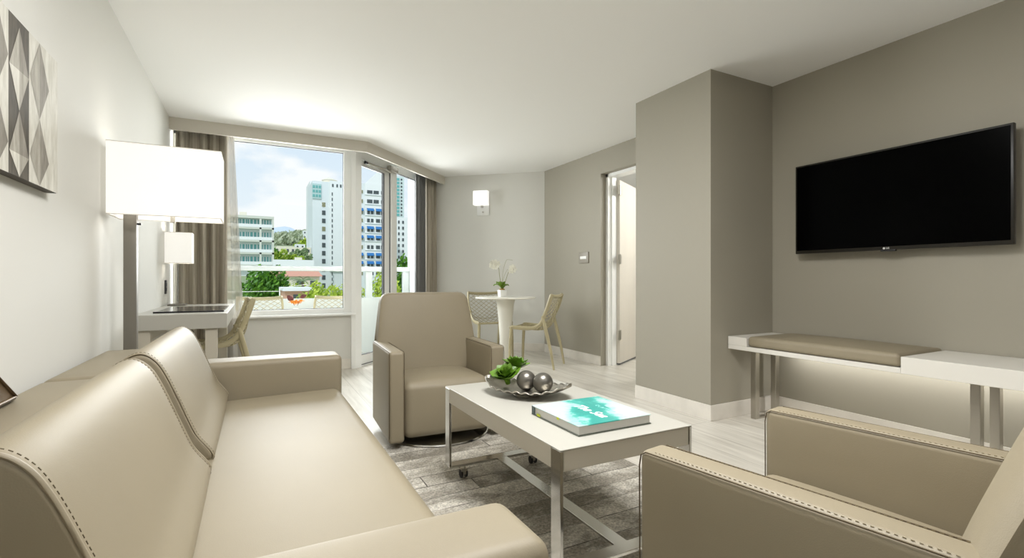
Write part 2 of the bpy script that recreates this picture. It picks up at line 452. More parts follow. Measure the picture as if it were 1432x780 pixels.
bm = B(); a = bal(.11, .03); c_ = bal(.15, .03); tube(bm, [(a.x, a.y, 2.338), (c_.x, c_.y, 2.338)], .019, 8); obj('arm_pivot', bm, M_black, cl, world=True)

# pelmet board along both window walls
PK = Vector((1.08, 5.40)); PE = Vector((2.437, 6.728)); n_ = Vector((-(PE-PK).y, (PE-PK).x)).normalized() * .025
bm = B(); extrude_poly(bm, [(XL, 5.40), (PK.x, PK.y), (PE.x, PE.y), (PE.x+n_.x, PE.y+n_.y), (PK.x-.01, PK.y+.025), (XL, 5.425)], 2.367, H)
struct('trim_2', bm, mat('pelmet_paint', '#cfcabf', .7), 'pale curtain pelmet board under the ceiling', 'pelmet')
bm = B(); extrude_poly(bm, [(XL+.002, 5.426), (PK.x-.012, 5.426), (PE.x+n_.x*1.04, PE.y+n_.y*1.04), (PE.x+n_.x*1.3, PE.y+n_.y*1.3), (PK.x-.016, 5.432), (XL+.002, 5.432)], 2.368, H-.002)
struct('trim_3', bm, mat('bounce_cut_board', '#6f6c66', .8), 'added dark board hidden behind the curtain pelmet to cut bounce light', 'added light blocker')  # added hidden board, dark to keep pelmet bounce off the window header
# baseboards
def bbd(name, p, q, side, label, h=.11):
    bm = B(); wall_seg(bm, p, q, side*.012, 0, h); bevel(bm, .002, 1)
    struct(name, bm, M_skirt, label, 'baseboard')
bbd('baseboard_right', (XR, 2.405), (XR, YR), -1, 'pale tile skirting under the television wall')
bbd('baseboard_pillar', (XC, 3.17), (XC, 2.393), -1, 'pale tile skirting on the long face of the pillar')
bbd('baseboard_pillar_side', (XC, 2.405), (XR-.012, 2.405), -1, 'pale tile skirting on the bench side of the pillar')
bbd('baseboard_doorway', (XR, 5.74), (XR, DY1), -1, 'pale tile skirting between back corner and doorway')
bbd('baseboard_back', tuple(BK0), tuple(BK1), -1, 'pale tile skirting on the slanted back wall')
bbd('baseboard_window', (XL, 5.70), (.955, 5.70), -1, 'pale skirting under the fixed window')
bbd('baseboard_left', (XL, YR), (XL, 5.69), -1, 'pale skirting along the wall behind the sofa')

# bedroom door (open) and its frame
d2 = thing('door_2', 'pale bedroom door standing open beyond the doorway', 'door', (3.66, DY1-.04, 0)); d2['kind'] = 'structure'
bm = B()
box(bm, 3.605, 3.73, DY1-.035, DY1+.001, 0, DZ); box(bm, 3.605, 3.73, DY0, DY0+.035, 0, DZ); box(bm, 3.605, 3.73, DY0, DY1, DZ-.035, DZ)
box(bm, 3.655, 3.68, DY1-.05, DY1-.03, 0, DZ-.03)
obj('door_frame', bm, M_white, d2, 0, world=True)
ang = math.atan2(.353, .599)
M_leafT = Matrix.Translation((3.735, DY1-.055, 0)) @ Matrix.Rotation(ang, 4, 'Z')
def leafobj(name, bm, m, par):
    bm.transform(M_leafT); return obj(name, bm, m, par, world=True)
leaf = leafobj('door_leaf', bbox(.012, .80, -.02, .02, .015, 2.15, .003), M_door, d2)
bm = B(); box(bm, .012, .80, -.021, .019, .008, .02); leafobj('bottom_seal', bm, M_gasket, leaf)
for i, z in enumerate((.35, 1.23, 2.03)):
    bm = B(); box(bm, -.05, .055, -.0265, -.021, z-.055, z+.055); tube(bm, [(0, -.028, z-.058), (0, -.028, z+.058)], .008, 8)
    leafobj('hinge', bm, M_brush, leaf)
bm = B(); lathe(bm, [(0, 0), (.026, 0), (.026, .01), (0, .01)], seg=16); bm.transform(Matrix.Translation((.735, -.02, 1.02)) @ Matrix.Rotation(PI/2, 4, 'X'))
tube(bm, [(.735, -.028, 1.02), (.735, -.065, 1.02), (.70, -.068, 1.02), (.62, -.066, 1.02)], .009, 8)
leafobj('lever_handle', bm, M_brush, leaf)
# bedroom beyond
bm = B(); box(bm, 6.0, 6.15, 2.4, 6.6, 0, H); box(bm, XR+.19, 6.1, 6.45, 6.6, 0, H); box(bm, XR+.19, 6.1, 2.4, 2.55, 0, H)
struct('wall_bedroom', bm, M_wall, 'pale bedroom walls glimpsed past the open door', 'wall')
bm = B(); box(bm, XR+.19, 6.15, 2.4, 6.6, H, H+.12)
struct('ceiling_bedroom', bm, M_ceil, 'white ceiling of the bedroom beyond the doorway', 'ceiling')

# ------------------------------------------------------------------ sofa
sf = thing('sofa', 'long tan leather sofa with two loose back cushions against the white wall', 'sofa', (-.1, 1.87, 0))
obj('back_frame', rblock((-.535, 1.458, .345), (.25, 1.555, .61), .035, n=6), M_leather, sf, world=True)
obj('back_frame', rblock((-.535, 2.655, .345), (.25, .83, .61), .035, n=6, ), M_leather, sf, world=True)
def armfn(w): return w
obj('arm', rblock((.0, .768, .30), (.87, .195, .55), .035, {'+z': .006}, n=8), M_leather, sf, world=True)
fa = obj('arm', rblock((.0, 2.97, .30), (.87, .20, .55), .028, {'+z': .004}, n=8), M_leather, sf, world=True)
def seatfn(w):
    t = (w.x + .42) / .85
    w.z += -.02 * (1 - t) * (1 if w.z > .2 else 0); return w
obj('seat', rblock((.0, 1.869, .235), (.85, 1.985, .34), .055, {'+z': .022, '+x': .012}, n=12, fn=seatfn), M_leather, sf, world=True)
for (x, y) in ((.33, .78), (.33, 2.95), (-.58, .78), (-.58, 2.95)):
    bm = B(); box(bm, x-.03, x+.03, y-.03, y+.03, 0, .04); obj('foot', bm, M_black, sf, world=True)
cprof = catmull([(-.118, .412), (-.165, .50), (-.205, .60), (-.245, .70), (-.275, .75), (-.312, .772), (-.355, .752), (-.395, .69), (-.415, .60), (-.415, .47), (-.39, .408), (-.25, .398)], 5)
cprof = [(p.x, p.y) for p in [Vector((q[0], q[1])) for q in cprof]]
def cushion(y0, y1):
    c = obj('back_cushion', prism(cprof, y0, y1, .018, .012), M_leather, sf, 50, world=True)
    cx = sum(p[0] for p in cprof)/len(cprof); cz = sum(p[1] for p in cprof)/len(cprof)
    for y, sg in ((y0, 1), (y1, -1)):
        bm = B(); tube(bm, [(cx + (p[0]-cx)*.985, y + sg*.006, cz + (p[1]-cz)*.985) for p in cprof], .0042, 6, True)
        obj('piping', bm, M_leather, c, 60, world=True)
        bm = B(); dashes(bm, [(cx + (p[0]-cx)*1.0015, y + sg*.022, cz + (p[1]-cz)*1.0015) for p in cprof], True, .0011, .006, .0045)
        obj('stitching', bm, M_seam, c, 60, world=True)
    return c
cushion(.885, 1.755); cushion(1.862, 2.835)
# dark cushion standing on the sofa back, against the wall
bc = thing('bolster_cushion', 'dark brown leather cushion leaning on the wall above the sofa back', 'cushion', (-.63, 1.75, .65))
pr = [(1.36, .652), (1.925, .652), (1.62, .86), (1.50, .86)]
bm = B(); va = [bm.verts.new((-.665, y, z)) for y, z in pr]; vb = [bm.verts.new((-.60, y, z)) for y, z in pr]
bm.faces.new(va[::-1]); bm.faces.new(vb)
for i in range(4): bm.faces.new([va[i], va[(i+1) % 4], vb[(i+1) % 4], vb[i]])
bevel(bm, .014, 3); obj('cushion_body', bm, M_leather_d, bc, world=True)
bm = B(); tube(bm, [(-.597, y, z) for y, z in [(1.42, .668), (1.88, .668), (1.61, .848), (1.51, .848)]], .004, 6, True); obj('piping', bm, mat('brown_piping', '#7a664a', .5), bc, world=True)

# ------------------------------------------------------------------ armchairs (front at local y=0, facing -y)
def make_armchair(label, loc, rz, dep=0.0, lean=0.0, soft=.07):
    t = thing('armchair', label, 'armchair', loc, rz, 'matching tan armchairs')
    for s in (-1, 1):
        a = obj('arm', rblock((s*.315, .30+dep/2, .315), (.09, .60+dep, .53), .02, {'+z': .003}, n=6), M_leather, t, 60)
        for side in (-1, 1):
            x = s*.315 + side*.0425
            pth = [(x, .015, .07), (x, .003, .10), (x, .001, .54), (x, .006, .568), (x, .02, .577), (x, .58+dep, .577)]
            bm = B(); tube(bm, pth, .0018, 5); obj('piping', bm, M_seam, a, 60)
            bm = B(); dashes(bm, [(s*.315 + side*.033, .04, .5805), (s*.315 + side*.033, .58+dep, .5805)], False, .0007, .005, .006); obj('stitching', bm, M_stitch, a, 60)
    def sfn(w):
        if w.z > .2: w.z -= .012 * max(0, min(1, (w.y - .1) / .4))
        return w
    obj('seat', rblock((0, .285+dep/2, .226), (.535, .55+dep, .33), .045, {'+z': .028, '-y': .012}, n=8, fn=sfn), M_leather, t)
    bp = ([(.455, .36), (.475, .50), (.505+lean*.5, .68), (.545+lean, .86), (.56+lean, .895), (.60+lean, .905), (.645+lean, .89), (.655+lean, .84), (.645+lean*.4, .6), (.64, .30), (.63, .10), (.50, .09), (.46, .2)])
    bp = catmull([(a + dep, z) for a, z in bp], 5)
    # the back narrows towards its top
    b = prism([(q[0], q[1]) for q in bp], -.345, .345, soft, .004)
    for v in b.verts:
        y, x, z = v.co.x, v.co.y, v.co.z
        k = 1 if z < .55 else 1 - .10 * min(1, (z - .55) / .3)
        if z < .36: k = .78
        elif z < .55 : k = .78 + .22 * min(1, (z - .36)/.16) if y < .60 + dep else 1
        bulge = .018 * (1 - (x/.345)**2) if y < .58 + dep + lean else 0
        v.co = (x * k, y - bulge, z)
    bmesh.ops.recalc_face_normals(b, faces=b.faces[:])
    obj('backrest', b, M_leather, t)
    bm = B(); lathe(bm, [(0, 0), (.325, 0), (.33, .004), (.325, .012), (.06, .02), (.035, .03), (.035, .07), (0, .07)], (0, .27+dep*.5, .013), 48)
    obj('swivel_base', bm, M_chrome, t)
    return t
c2 = make_armchair('tan leather armchair on a round chrome base in front of the balcony door', (1.04, 2.785, 0), math.radians(-3))
c1 = make_armchair('tan leather armchair turned away, beside the coffee table opposite the sofa', (1.195, .982, 0), PI + math.radians(9), .09, .06, .2)

# ------------------------------------------------------------------ rug
bm = bbox(.372, 1.80, .25, 2.93, 0.0005, .012, .004, 2)
tag(obj('rug', bm, M_rug), 'grey patchwork strip rug under the coffee table', 'rug')

# ------------------------------------------------------------------ coffee table
ct = thing('coffee_table', 'low coffee table with pale top, flat chrome legs and casters', 'table', (1.12, 1.785, 0))
X0, X1, Y0, Y1, TZ = .836, 1.405, 1.27, 2.30, .47
bm = B(); box(bm, X0+.014, X1-.014, Y0+.002, Y1-.002, TZ-.07, TZ-.004); bevel(bm, .002, 1); obj('apron', bm, M_lam2, ct, world=True)
bm = B(); box(bm, X0, X1, Y0, Y1, TZ-.004, TZ); bevel(bm, .0012, 1); obj('tabletop', bm, M_lam, ct, world=True)
for x0 in (X0, X1-.014):
    bm = B(); box(bm, x0, x0+.014, Y0+.055, Y1-.055, TZ-.07, TZ-.004); obj('side_rail', bm, M_lam2, ct, 0, world=True)
for y0, y1 in ((Y0, Y0+.055), (Y1-.055, Y1)):
    for x0, x1 in ((X0, X0+.012), (X1-.012, X1)):
        bm = bbox(x0, x1, y0, y1, .088, TZ-.0045, .0015, 1); obj('leg', bm, M_chrome, ct, world=True)
    bm = bbox(X0, X1, y0, y1, .078, .09, .0015, 1); obj('bottom_rail', bm, M_chrome, ct, world=True)
    for x in (X0+.085, X1-.085):
        yc = (y0+y1)/2
        c = obj('caster', (lambda b: (lathe(b, [(0, 0), (.009, 0), (.009, .03), (0, .03)], (x, yc, .05), 12), box(b, x-.016, x+.016, yc-.016, yc+.012, .032, .058), b)[-1])(B()), M_brush, ct, world=True)
        for dx in (-.017, .008):
            bm = B(); lathe(bm, [(0, 0), (.019, 0), (.021, .002), (.021, .007), (.019, .009), (0, .009)], seg=20)
            bm.transform(Matrix.Translation((x+dx, yc, .0345)) @ Matrix.Rotation(PI/2, 4, 'Y')); obj('wheel', bm, M_black, c, world=True)
bm = bbox(1.095, 1.15, Y0+.05, Y1-.05, .079, .089, .0015, 1); obj('stretcher', bm, M_chrome, ct, world=True)

# bowl with spheres and succulent
bw = thing('bowl', 'silver leaf shaped bowl on the coffee table', 'bowl', (1.105, 1.955, TZ))
bm = B(); BD = Vector((.245, -.34)).normalized()
nu, nv = 40, 14; half = .215; wid = .125
def bowlpt(i, j, dz=0):
    u = -1 + 2*i/nu; v = -1 + 2*j/nv
    wl = wid * max(.0, (1 - abs(u)**2.2)) ** .75 + .006
    x = u*half; y = v*wl
    z = .008 + .030*abs(v)**2.2*(.4 + .6*(1-abs(u))) + .05*abs(u)**2.6 + .0045*math.sin(i*1.6)*abs(v)**2
    return (x, y, z + dz)
g = [[bm.verts.new(bowlpt(i, j)) for j in range(nv+1)] for i in range(nu+1)]
for i in range(nu):
    for j in range(nv): bm.faces.new([g[i][j], g[i+1][j], g[i+1][j+1], g[i][j+1]])
bm.transform(Matrix.Rotation(math.atan2(BD.y, BD.x), 4, 'Z'))
o = obj('bowl_shell', bm, M_bowl, bw, 180); so = o.modifiers.new('s', 'SOLIDIFY'); so.thickness = .004; so.offset = -1
bm = B(); lathe(bm, [(0, 0), (.05, 0), (.045, .01), (0, .01)], seg=24, sx=1.3); bm.transform(Matrix.Rotation(math.atan2(BD.y, BD.x), 4, 'Z')); obj('foot_ring', bm, M_bowl, bw)
for (x, y, lab) in ((1.118, 1.985, 'pewter grey ball in the silver bowl touching the succulent'), (1.160, 1.905, 'pewter grey ball in the silver bowl closer to the book')):
    bm = B(); bmesh.ops.create_uvsphere(bm, u_segments=32, v_segments=16, radius=.046)
    o = obj('decorative_ball', bm, M_pewter, None, 180); o.location = (x, y, TZ+.012+.047); tag(o, lab, 'ball', 'pewter balls in the bowl')
def succulent(c, r, tilt, k, name, label):
    t = thing(name, label, 'plant', c, 0, 'green succulents in the bowl')
    T = Matrix.Rotation(tilt[0], 4, 'X') @ Matrix.Rotation(tilt[1], 4, 'Y')
    bm = B(); lathe(bm, [(0, -.03), (.012, -.03), (.016, 0), (0, .012)], seg=10); bm.transform(T); obj('core', bm, M_succ, t)
    for i in range(k):
        lev = i / k; a = i * 2.39996; L = r * (1.05 - .55*lev); el = .2 + 1.05*lev; W = L*.52
        bm = B(); rows = []
        for q in range(6):
            f = q/5; w = W * math.sin(PI*min(1, .22+.78*f))**.8 * (1 if f < .95 else .2); 
            if q == 5: w = .0006
            d = L*f; zz = .012*f*f
            rows.append([bm.verts.new((d, w*s, zz + th + abs(s)*w*.35)) for s, th in ((-1, 0), (0, .004), (1, 0))] + [bm.verts.new((d, 0, zz - .008*(1-f)))])
        for A, C in zip(rows, rows[1:]):
            for u in range(4): bm.faces.new([A[u], A[(u+1) % 4], C[(u+1) % 4], C[u]])
        bm.faces.new(rows[0]); bm.faces.new(rows[-1])
        bm.transform(T @ Matrix.Translation((0, 0, .012*lev)) @ Matrix.Rotation(a, 4, 'Z') @ Matrix.Rotation(-el, 4, 'Y'))
        obj('leaf', bm, M_succ, t)
succulent((1.055, 2.06, TZ+.062), .085, (.25, -.35), 17, 'succulent', 'rounder green succulent rosette low in the silver bowl')
succulent((1.115, 2.085, TZ+.10), .078, (.0, .15), 17, 'succulent', 'upright green succulent rosette with a pointed tip, behind the balls')

# book
bk = thing('book', 'large hardcover book with turquoise sea cover on the coffee table', 'book', (1.12, 1.5, TZ))
bx0, bx1, by0, by1, bz = .962, 1.285, 1.35, 1.665, TZ+.001
def book_mat():
    m = bpy.data.materials.new('sea_cover'); m.use_nodes = True
    nt = m.node_tree; N = nt.nodes; L = nt.links; b = N['Principled BSDF']
    tc = N.new('ShaderNodeTexCoord'); sx = N.new('ShaderNodeSeparateXYZ'); L.new(tc.outputs['Object'], sx.inputs[0])
    n = N.new('ShaderNodeTexNoise'); n.inputs['Scale'].default_value = 9; n.inputs['Detail'].default_value = 9; n.inputs['Roughness'].default_value = .62
    L.new(tc.outputs['Object'], n.inputs['Vector'])
    def math_(op, a, bb):
        q = N.new('ShaderNodeMath'); q.operation = op
        for i, v in enumerate((a, bb)):
            if isinstance(v, (int, float)): q.inputs[i].default_value = v
            else: L.new(v, q.inputs[i])
        return q.outputs[0]
    # band of water running across the cover, foam either side
    s = math_('ADD', math_('MULTIPLY', sx.outputs[0], .75), math_('MULTIPLY', sx.outputs[1], -.25))
    s = math_('ABSOLUTE', math_('SUBTRACT', s, .012), 0)
    d = math_('ADD', s, math_('MULTIPLY', math_('SUBTRACT', n.outputs['Fac'], .5), .24))
    r = N.new('ShaderNodeValToRGB'); e = r.color_ramp.elements
    e[0].position = .035; e[0].color = lin('#27938a'); e[1].position = .085; e[1].color = lin('#b6c4c4')
    x = r.color_ramp.elements.new(.05); x.color = lin('#3fa89d'); x = r.color_ramp.elements.new(.062); x.color = lin('#8fc4bf')
    L.new(d, r.inputs[0]); L.new(r.outputs[0], b.inputs['Base Color']); b.inputs['Roughness'].default_value = .3
    return m
M_cover = book_mat()
bm = bbox(bx0+.004, bx1-.003, by0+.004, by1-.004, bz+.003, bz+.031, .001, 1); obj('pages', bm, mat('book_pages', '#c9c8c3', .8), bk, world=True)
bm = bbox(bx0, bx1, by0, by1, bz+.031, bz+.0345, .0008, 1); obj('front_cover', bm, M_cover, bk, world=True)
bm = bbox(bx0, bx1, by0, by1, bz, bz+.003, .0008, 1); obj('back_cover', bm, mat('book_back', '#5b6157', .5), bk, world=True)
bm = bbox(bx0, bx0+.003, by1-.022, by1, bz, bz+.034, .0008, 1); obj('spine_edge', bm, mat('book_spine', '#3a4a48', .5), bk, world=True)
for (ya, yb, za, zb_) in ((.12, .135, .025, .0335), (.25, .275, .003, .012)):
    bm = B(); box(bm, bx0-.0006, bx0, by0+ya, by0+yb, bz+za, bz+zb_); obj('printed_tab', bm, mat('lime_print', '#b9c522', .5), bk, 0, world=True)
def text_mesh(txt, size, shear=0, extrude=.0004, sp=1, off=0):
    cu = bpy.data.curves.new('t', 'FONT'); cu.body = txt; cu.size = size; cu.shear = shear; cu.extrude = extrude; cu.space_character = sp; cu.offset = off
    cu.align_x = 'CENTER'; cu.align_y = 'CENTER'
    o = bpy.data.objects.new('t', cu); COL.objects.link(o)
    dg = bpy.context.evaluated_depsgraph_get(); me = bpy.data.meshes.new_from_object(o.evaluated_get(dg))
    bpy.data.objects.remove(o); bm = B(); bm.from_mesh(me); return bm
TT = Matrix.Translation((1.115, 1.492, bz+.0348)) @ Matrix.Rotation(-PI/2, 4, 'Z')
bm = text_mesh('The Sea', .058, .35, off=.0006); bm.transform(TT); obj('title_lettering', bm, mat('white_print', '#fbfdfd', .5), bk, 0, world=True)
bm = text_mesh('CLAIWER', .022, .0, sp=1.35); bm.transform(Matrix.Translation((1.185, 1.49, bz+.0348)) @ Matrix.Rotation(-PI/2, 4, 'Z')); obj('author_lettering', bm, mat('pale_print', '#a5e3dc', .5), bk, 0, world=True)

# ------------------------------------------------------------------ television
tv = thing('television', 'black flat television mounted on the taupe wall', 'television', (3.44, 1.6, 1.49))
ty0, ty1, tz0, tz1, tx = 1.022, 2.165, 1.178, 1.802, 3.435
bm = bbox(tx, tx+.03, ty0, ty1, tz0, tz1, .004, 2); obj('casing', bm, M_bezel, tv, world=True)
bm = B(); box(bm, tx-.0015, tx+.001, ty0+.012, ty1-.012, tz0+.022, tz1-.012); obj('screen', bm, M_screen, tv, 0, world=True)
bm = bbox(tx+.03, tx+.055, ty0+.25, ty1-.25, tz0+.1, tz1-.12, .005); obj('rear_housing', bm, M_black, tv, world=True)
bm = bbox(tx+.05, XR-.002, 1.44, 1.74, 1.35, 1.62, .004); obj('wall_bracket', bm, M_black, tv, world=True)
bm = bbox(tx-.003, tx+.02, 1.545, 1.625, tz0-.008, tz0+.002, .002); obj('logo_bar', bm, M_black, tv, world=True)
RT = Matrix(((0, 0, -1, 0), (-1, 0, 0, 0), (0, 1, 0, 0), (0, 0, 0, 1)))
bm = text_mesh('LG', .014, 0, .0003, off=.0004); bm.transform(Matrix.Translation((tx-.0008, 1.586, tz0+.011)) @ RT)
bm2 = B(); lathe(bm2, [(0, 0), (.0065, 0), (.0065, .0006), (0, .0006)], seg=20); bm2.transform(Matrix.Translation((tx-.0006, 1.606, tz0+.011)) @ RT)
obj('brand_letters', bm, M_logo, tv, 0, world=True); obj('brand_emblem', bm2, M_logo, tv, 0, world=True)

# ------------------------------------------------------------------ bench
bn = thing('bench', 'long white wall bench with a tan pad and steel legs under the television', 'bench', (3.27, 1.5, 0))
BX0, BX1, BT, BB = 3.02, 3.515, .59, .50
bm = bbox(BX0, BX1, .45, 1.335, BB, BT, .002, 1); obj('box_shelf', bm, M_bench, bn, world=True)
bm = bbox(BX0, BX1, 1.3355, 2.40, BB, BB+.03, .002, 1); obj('seat_board', bm, M_bench, bn, world=True)
bm = bbox(BX0, BX1, 2.25, 2.40, BB+.0305, BT, .002, 1); obj('end_block', bm, M_bench, bn, world=True)
obj('seat_pad', rblock((3.266, 1.7925, .567), (.49, .905, .07), .022, {'+z': .02}, n=10), M_leather, bn, world=True)
for y in (2.30, 1.08):
    for x in (3.18, 3.405):
        bm = bbox(x-.022, x+.022, y-.02, y+.02, 0, BB, .002, 1); obj('leg', bm, M_brush, bn, world=True)
    bm = bbox(3.2025, 3.3825, y-.018, y+.018, 0, .012, .001, 1); obj('foot_rail', bm, M_brush, bn, world=True)

bm = B(); box(bm, 3.46, 3.48, .60, 2.26, BB-.008, BB); obj('led_strip', bm, mat('lit_led_strip', '#fffaf0', .5, emit=1.5), bn, 0, world=True)
# ------------------------------------------------------------------ floor lamp / desk lamp
def shade_box(x0, x1, y0, y1, z0, z1, nm, par, m=M_shade, chamf=0):
    bm = B(); t = .004
    for (a, b, c, d) in ((x0, x1, y0, y0+t), (x0, x1, y1-t, y1), (x0, x0+t, y0+t, y1-t), (x1-t, x1, y0+t, y1-t)): box(bm, a, b, c, d, z0, z1)
    o = obj(nm, bm, m, par, 0, world=True)
    for z in (z0, z1-.004):
        bm = B()
        for (a, b, c, d) in ((x0-.001, x1+.001, y0-.001, y0+t+.001), (x0-.001, x1+.001, y1-t-.001, y1+.001), (x0-.001, x0+t+.001, y0, y1), (x1-t-.001, x1+.001, y0, y1)): box(bm, a, b, c, d, z, z+.004)
        obj('shade_trim', bm, mat('shade_trim', '#d9d6cf', .8), o, 0, world=True)
    return o
fl = thing('floor_lamp', 'tall floor lamp with wide white rectangular shade behind the sofa end', 'lamp', (-.585, 3.27, 0))
bm = bbox(-.615, -.558, 3.245, 3.295, .02, 1.40, .004, 2); obj('pole', bm, M_pole, fl, world=True)
bm = bbox(-.66, -.36, 3.13, 3.41, 0, .02, .004, 2); obj('base', bm, M_pole, fl, world=True)
bm = B(); box(bm, -.56, -.39, 3.26, 3.28, 1.375, 1.39); tube(bm, [(-.40, 3.27, 1.31), (-.40, 3.27, 1.45)], .012, 10); obj('shade_arm', bm, M_brush, fl, world=True)
bm = B(); bmesh.ops.create_uvsphere(bm, u_segments=20, v_segments=12, radius=.035); bm.transform(Matrix.Translation((-.40, 3.27, 1.44))); obj('bulb', bm, mat('lit_bulb', '#fff2dc', .5, emit=6), fl, 180, world=True)
bm = B(); tube(bm, [(-.557, 3.262, 1.295), (-.54, 3.262, 1.295)], .006, 8); obj('switch_knob', bm, M_black, fl, world=True)
shade_box(-.66, -.162, 3.12, 3.39, 1.328, 1.70, 'lamp_shade', fl)

dl = thing('desk_lamp', 'small desk lamp with white square shade beside the curtain', 'lamp', (-.577, 5.1, .77))
bm = bbox(-.655, -.525, 5.03, 5.17, .771, .785, .003); obj('base', bm, M_pole, dl, world=True)
bm = B(); tube(bm, [(-.59, 5.1, .785), (-.59, 5.1, 1.16)], .010, 10); obj('stem', bm, M_chrome, dl, world=True)
bm = B(); bmesh.ops.create_uvsphere(bm, u_segments=16, v_segments=10, radius=.028); bm.transform(Matrix.Translation((-.575, 5.1, 1.25))); obj('bulb', bm, MATS['lit_bulb'], dl, 180, world=True)
bm = B(); box(bm, -.60, -.55, 5.085, 5.115, 1.155, 1.165); obj('shade_bracket', bm, M_chrome, dl, 0, world=True)
shade_box(-.672, -.478, 5.02, 5.18, 1.135, 1.40, 'lamp_shade', dl)

# ------------------------------------------------------------------ desk
dk = thing('desk', 'white wall desk beyond the sofa beside the curtain', 'desk', (-.42, 4.55, 0))
bm = bbox(-.685, -.165, 3.82, 5.30, .67, .77, .003, 1); obj('desktop', bm, M_lam, dk, world=True)
for y in (3.86, 5.2):
    bm = bbox(-.292, -.222, y-.02, y+.04, 0, .67, .002, 1); obj('leg', bm, M_lam2, dk, world=True)
    bm = bbox(-.66, -.59, y-.02, y+.04, 0, .67, .002, 1); obj('leg', bm, M_lam2, dk, world=True)
bm = bbox(-.66, -.60, 3.90, 5.18, .60, .67, .002, 1); obj('back_rail', bm, M_lam2, dk, world=True)
bl = thing('desk_blotter', 'dark glossy leather blotter lying on the white desk', 'blotter', (-.4, 4.5, .77))
bm = bbox(-.60, -.19, 4.02, 4.78, .7705, .776, .002, 1); obj('pad', bm, M_glassdark, bl, world=True)
bm = bbox(-.60, -.19, 4.00, 4.02, .7705, .780, .002, 1); obj('edge_strip', bm, M_black, bl, world=True)
o = thing('wall_outlet', 'black outlet plate on the white wall above the desk', 'outlet', (XL, 5.19, .93))
bm = bbox(XL, XL+.008, 5.15, 5.23, .87, .99, .002); obj('plate', bm, M_black, o, world=True)
bm = bbox(XL+.008, XL+.012, 5.17, 5.21, .895, .925, .001); obj('socket', bm, M_gasket, o, world=True)
bm = bbox(XL+.008, XL+.012, 5.17, 5.21, .935, .965, .001); obj('socket', bm, M_gasket, o, world=True)

# ------------------------------------------------------------------ curtains
def curtain(name, p, q, z0, z1, folds, amp, m, parent, flare=0, nz=14, th=.006, seed=0, tight=0):
    rnd = random.Random(seed); p = Vector(p); q = Vector(q); d = q - p; n = Vector((-d.y, d.x)).normalized()
    nx = folds * 12; bm = B(); ph = [rnd.uniform(-.7, .7) for _ in range(folds + 2)]; am = [rnd.uniform(.6, 1.2) for _ in range(folds + 2)]
    G = []
    for k in range(nz + 1):
        f = k / nz; z = z1 + (z0 - z1) * f; row = []
        for i in range(nx + 1):
            s = i / nx; fi = int(s * folds); w = s * folds - fi
            a = amp * ((1-w)*am[fi] + w*am[fi+1]) * (.75 + .35*f)
            off = a * math.sin(2*PI*s*folds + ph[fi]*(1-w) + ph[fi+1]*w + .5*f*math.sin(s*9))
            off = off * (1 - .35*math.cos(4*PI*s*folds))
            pt = p + d * (s * (1 + flare * f)) + n * off
            row.append(bm.verts.new((pt.x, pt.y, z)))
        G.append(row)
    for k in range(nz):
        for i in range(nx): bm.faces.new([G[k][i], G[k][i+1], G[k+1][i+1], G[k+1][i]])
    o = obj(name, bm, m, parent, 180, world=True)
    if th: so = o.modifiers.new('s', 'SOLIDIFY'); so.thickness = th
    return o
cu = thing('curtain', 'grey taupe curtain with sheer edge beside the desk', 'curtain', (-.4, 5.53, 0), 0, 'curtains at the window wall')
curtain('drape', (-.655, 5.53), (-.24, 5.53), .02, 2.44, 5, .028, M_curt, cu, 0, seed=3)
curtain('sheer', (-.25, 5.55), (-.18, 5.56), .02, 2.44, 2, .018, M_sheer, cu, 1.55, th=0, seed=5)
bm = B(); tube(bm, [(XL+.01, 5.53, 2.455), (1.0, 5.53, 2.455)], .009, 8); obj('track', bm, M_white, cu, world=True)
off = n_ / n_.length * .13
def pl(s): return PK + (PE-PK).normalized() * s + off
cv = thing('curtain', 'taupe curtain with dark lining gathered at the back corner of the balcony door', 'curtain', (2.3, 6.8, 0), 0, 'curtains at the window wall')
curtain('drape', tuple(pl(1.60)), tuple(pl(2.02)), .02, 2.44, 5, .035, M_curt, cv, .06, seed=11)
curtain('lining', tuple(pl(1.36) + off*.2), tuple(pl(1.58)+off*.2), .02, 2.44, 3, .022, M_lining, cv, .0, seed=2)
a = pl(0.1); b_ = pl(2.05); bm = B(); tube(bm, [(a.x, a.y, 2.455), (b_.x, b_.y, 2.455)], .009, 8); obj('track', bm, M_white, cv, world=True)

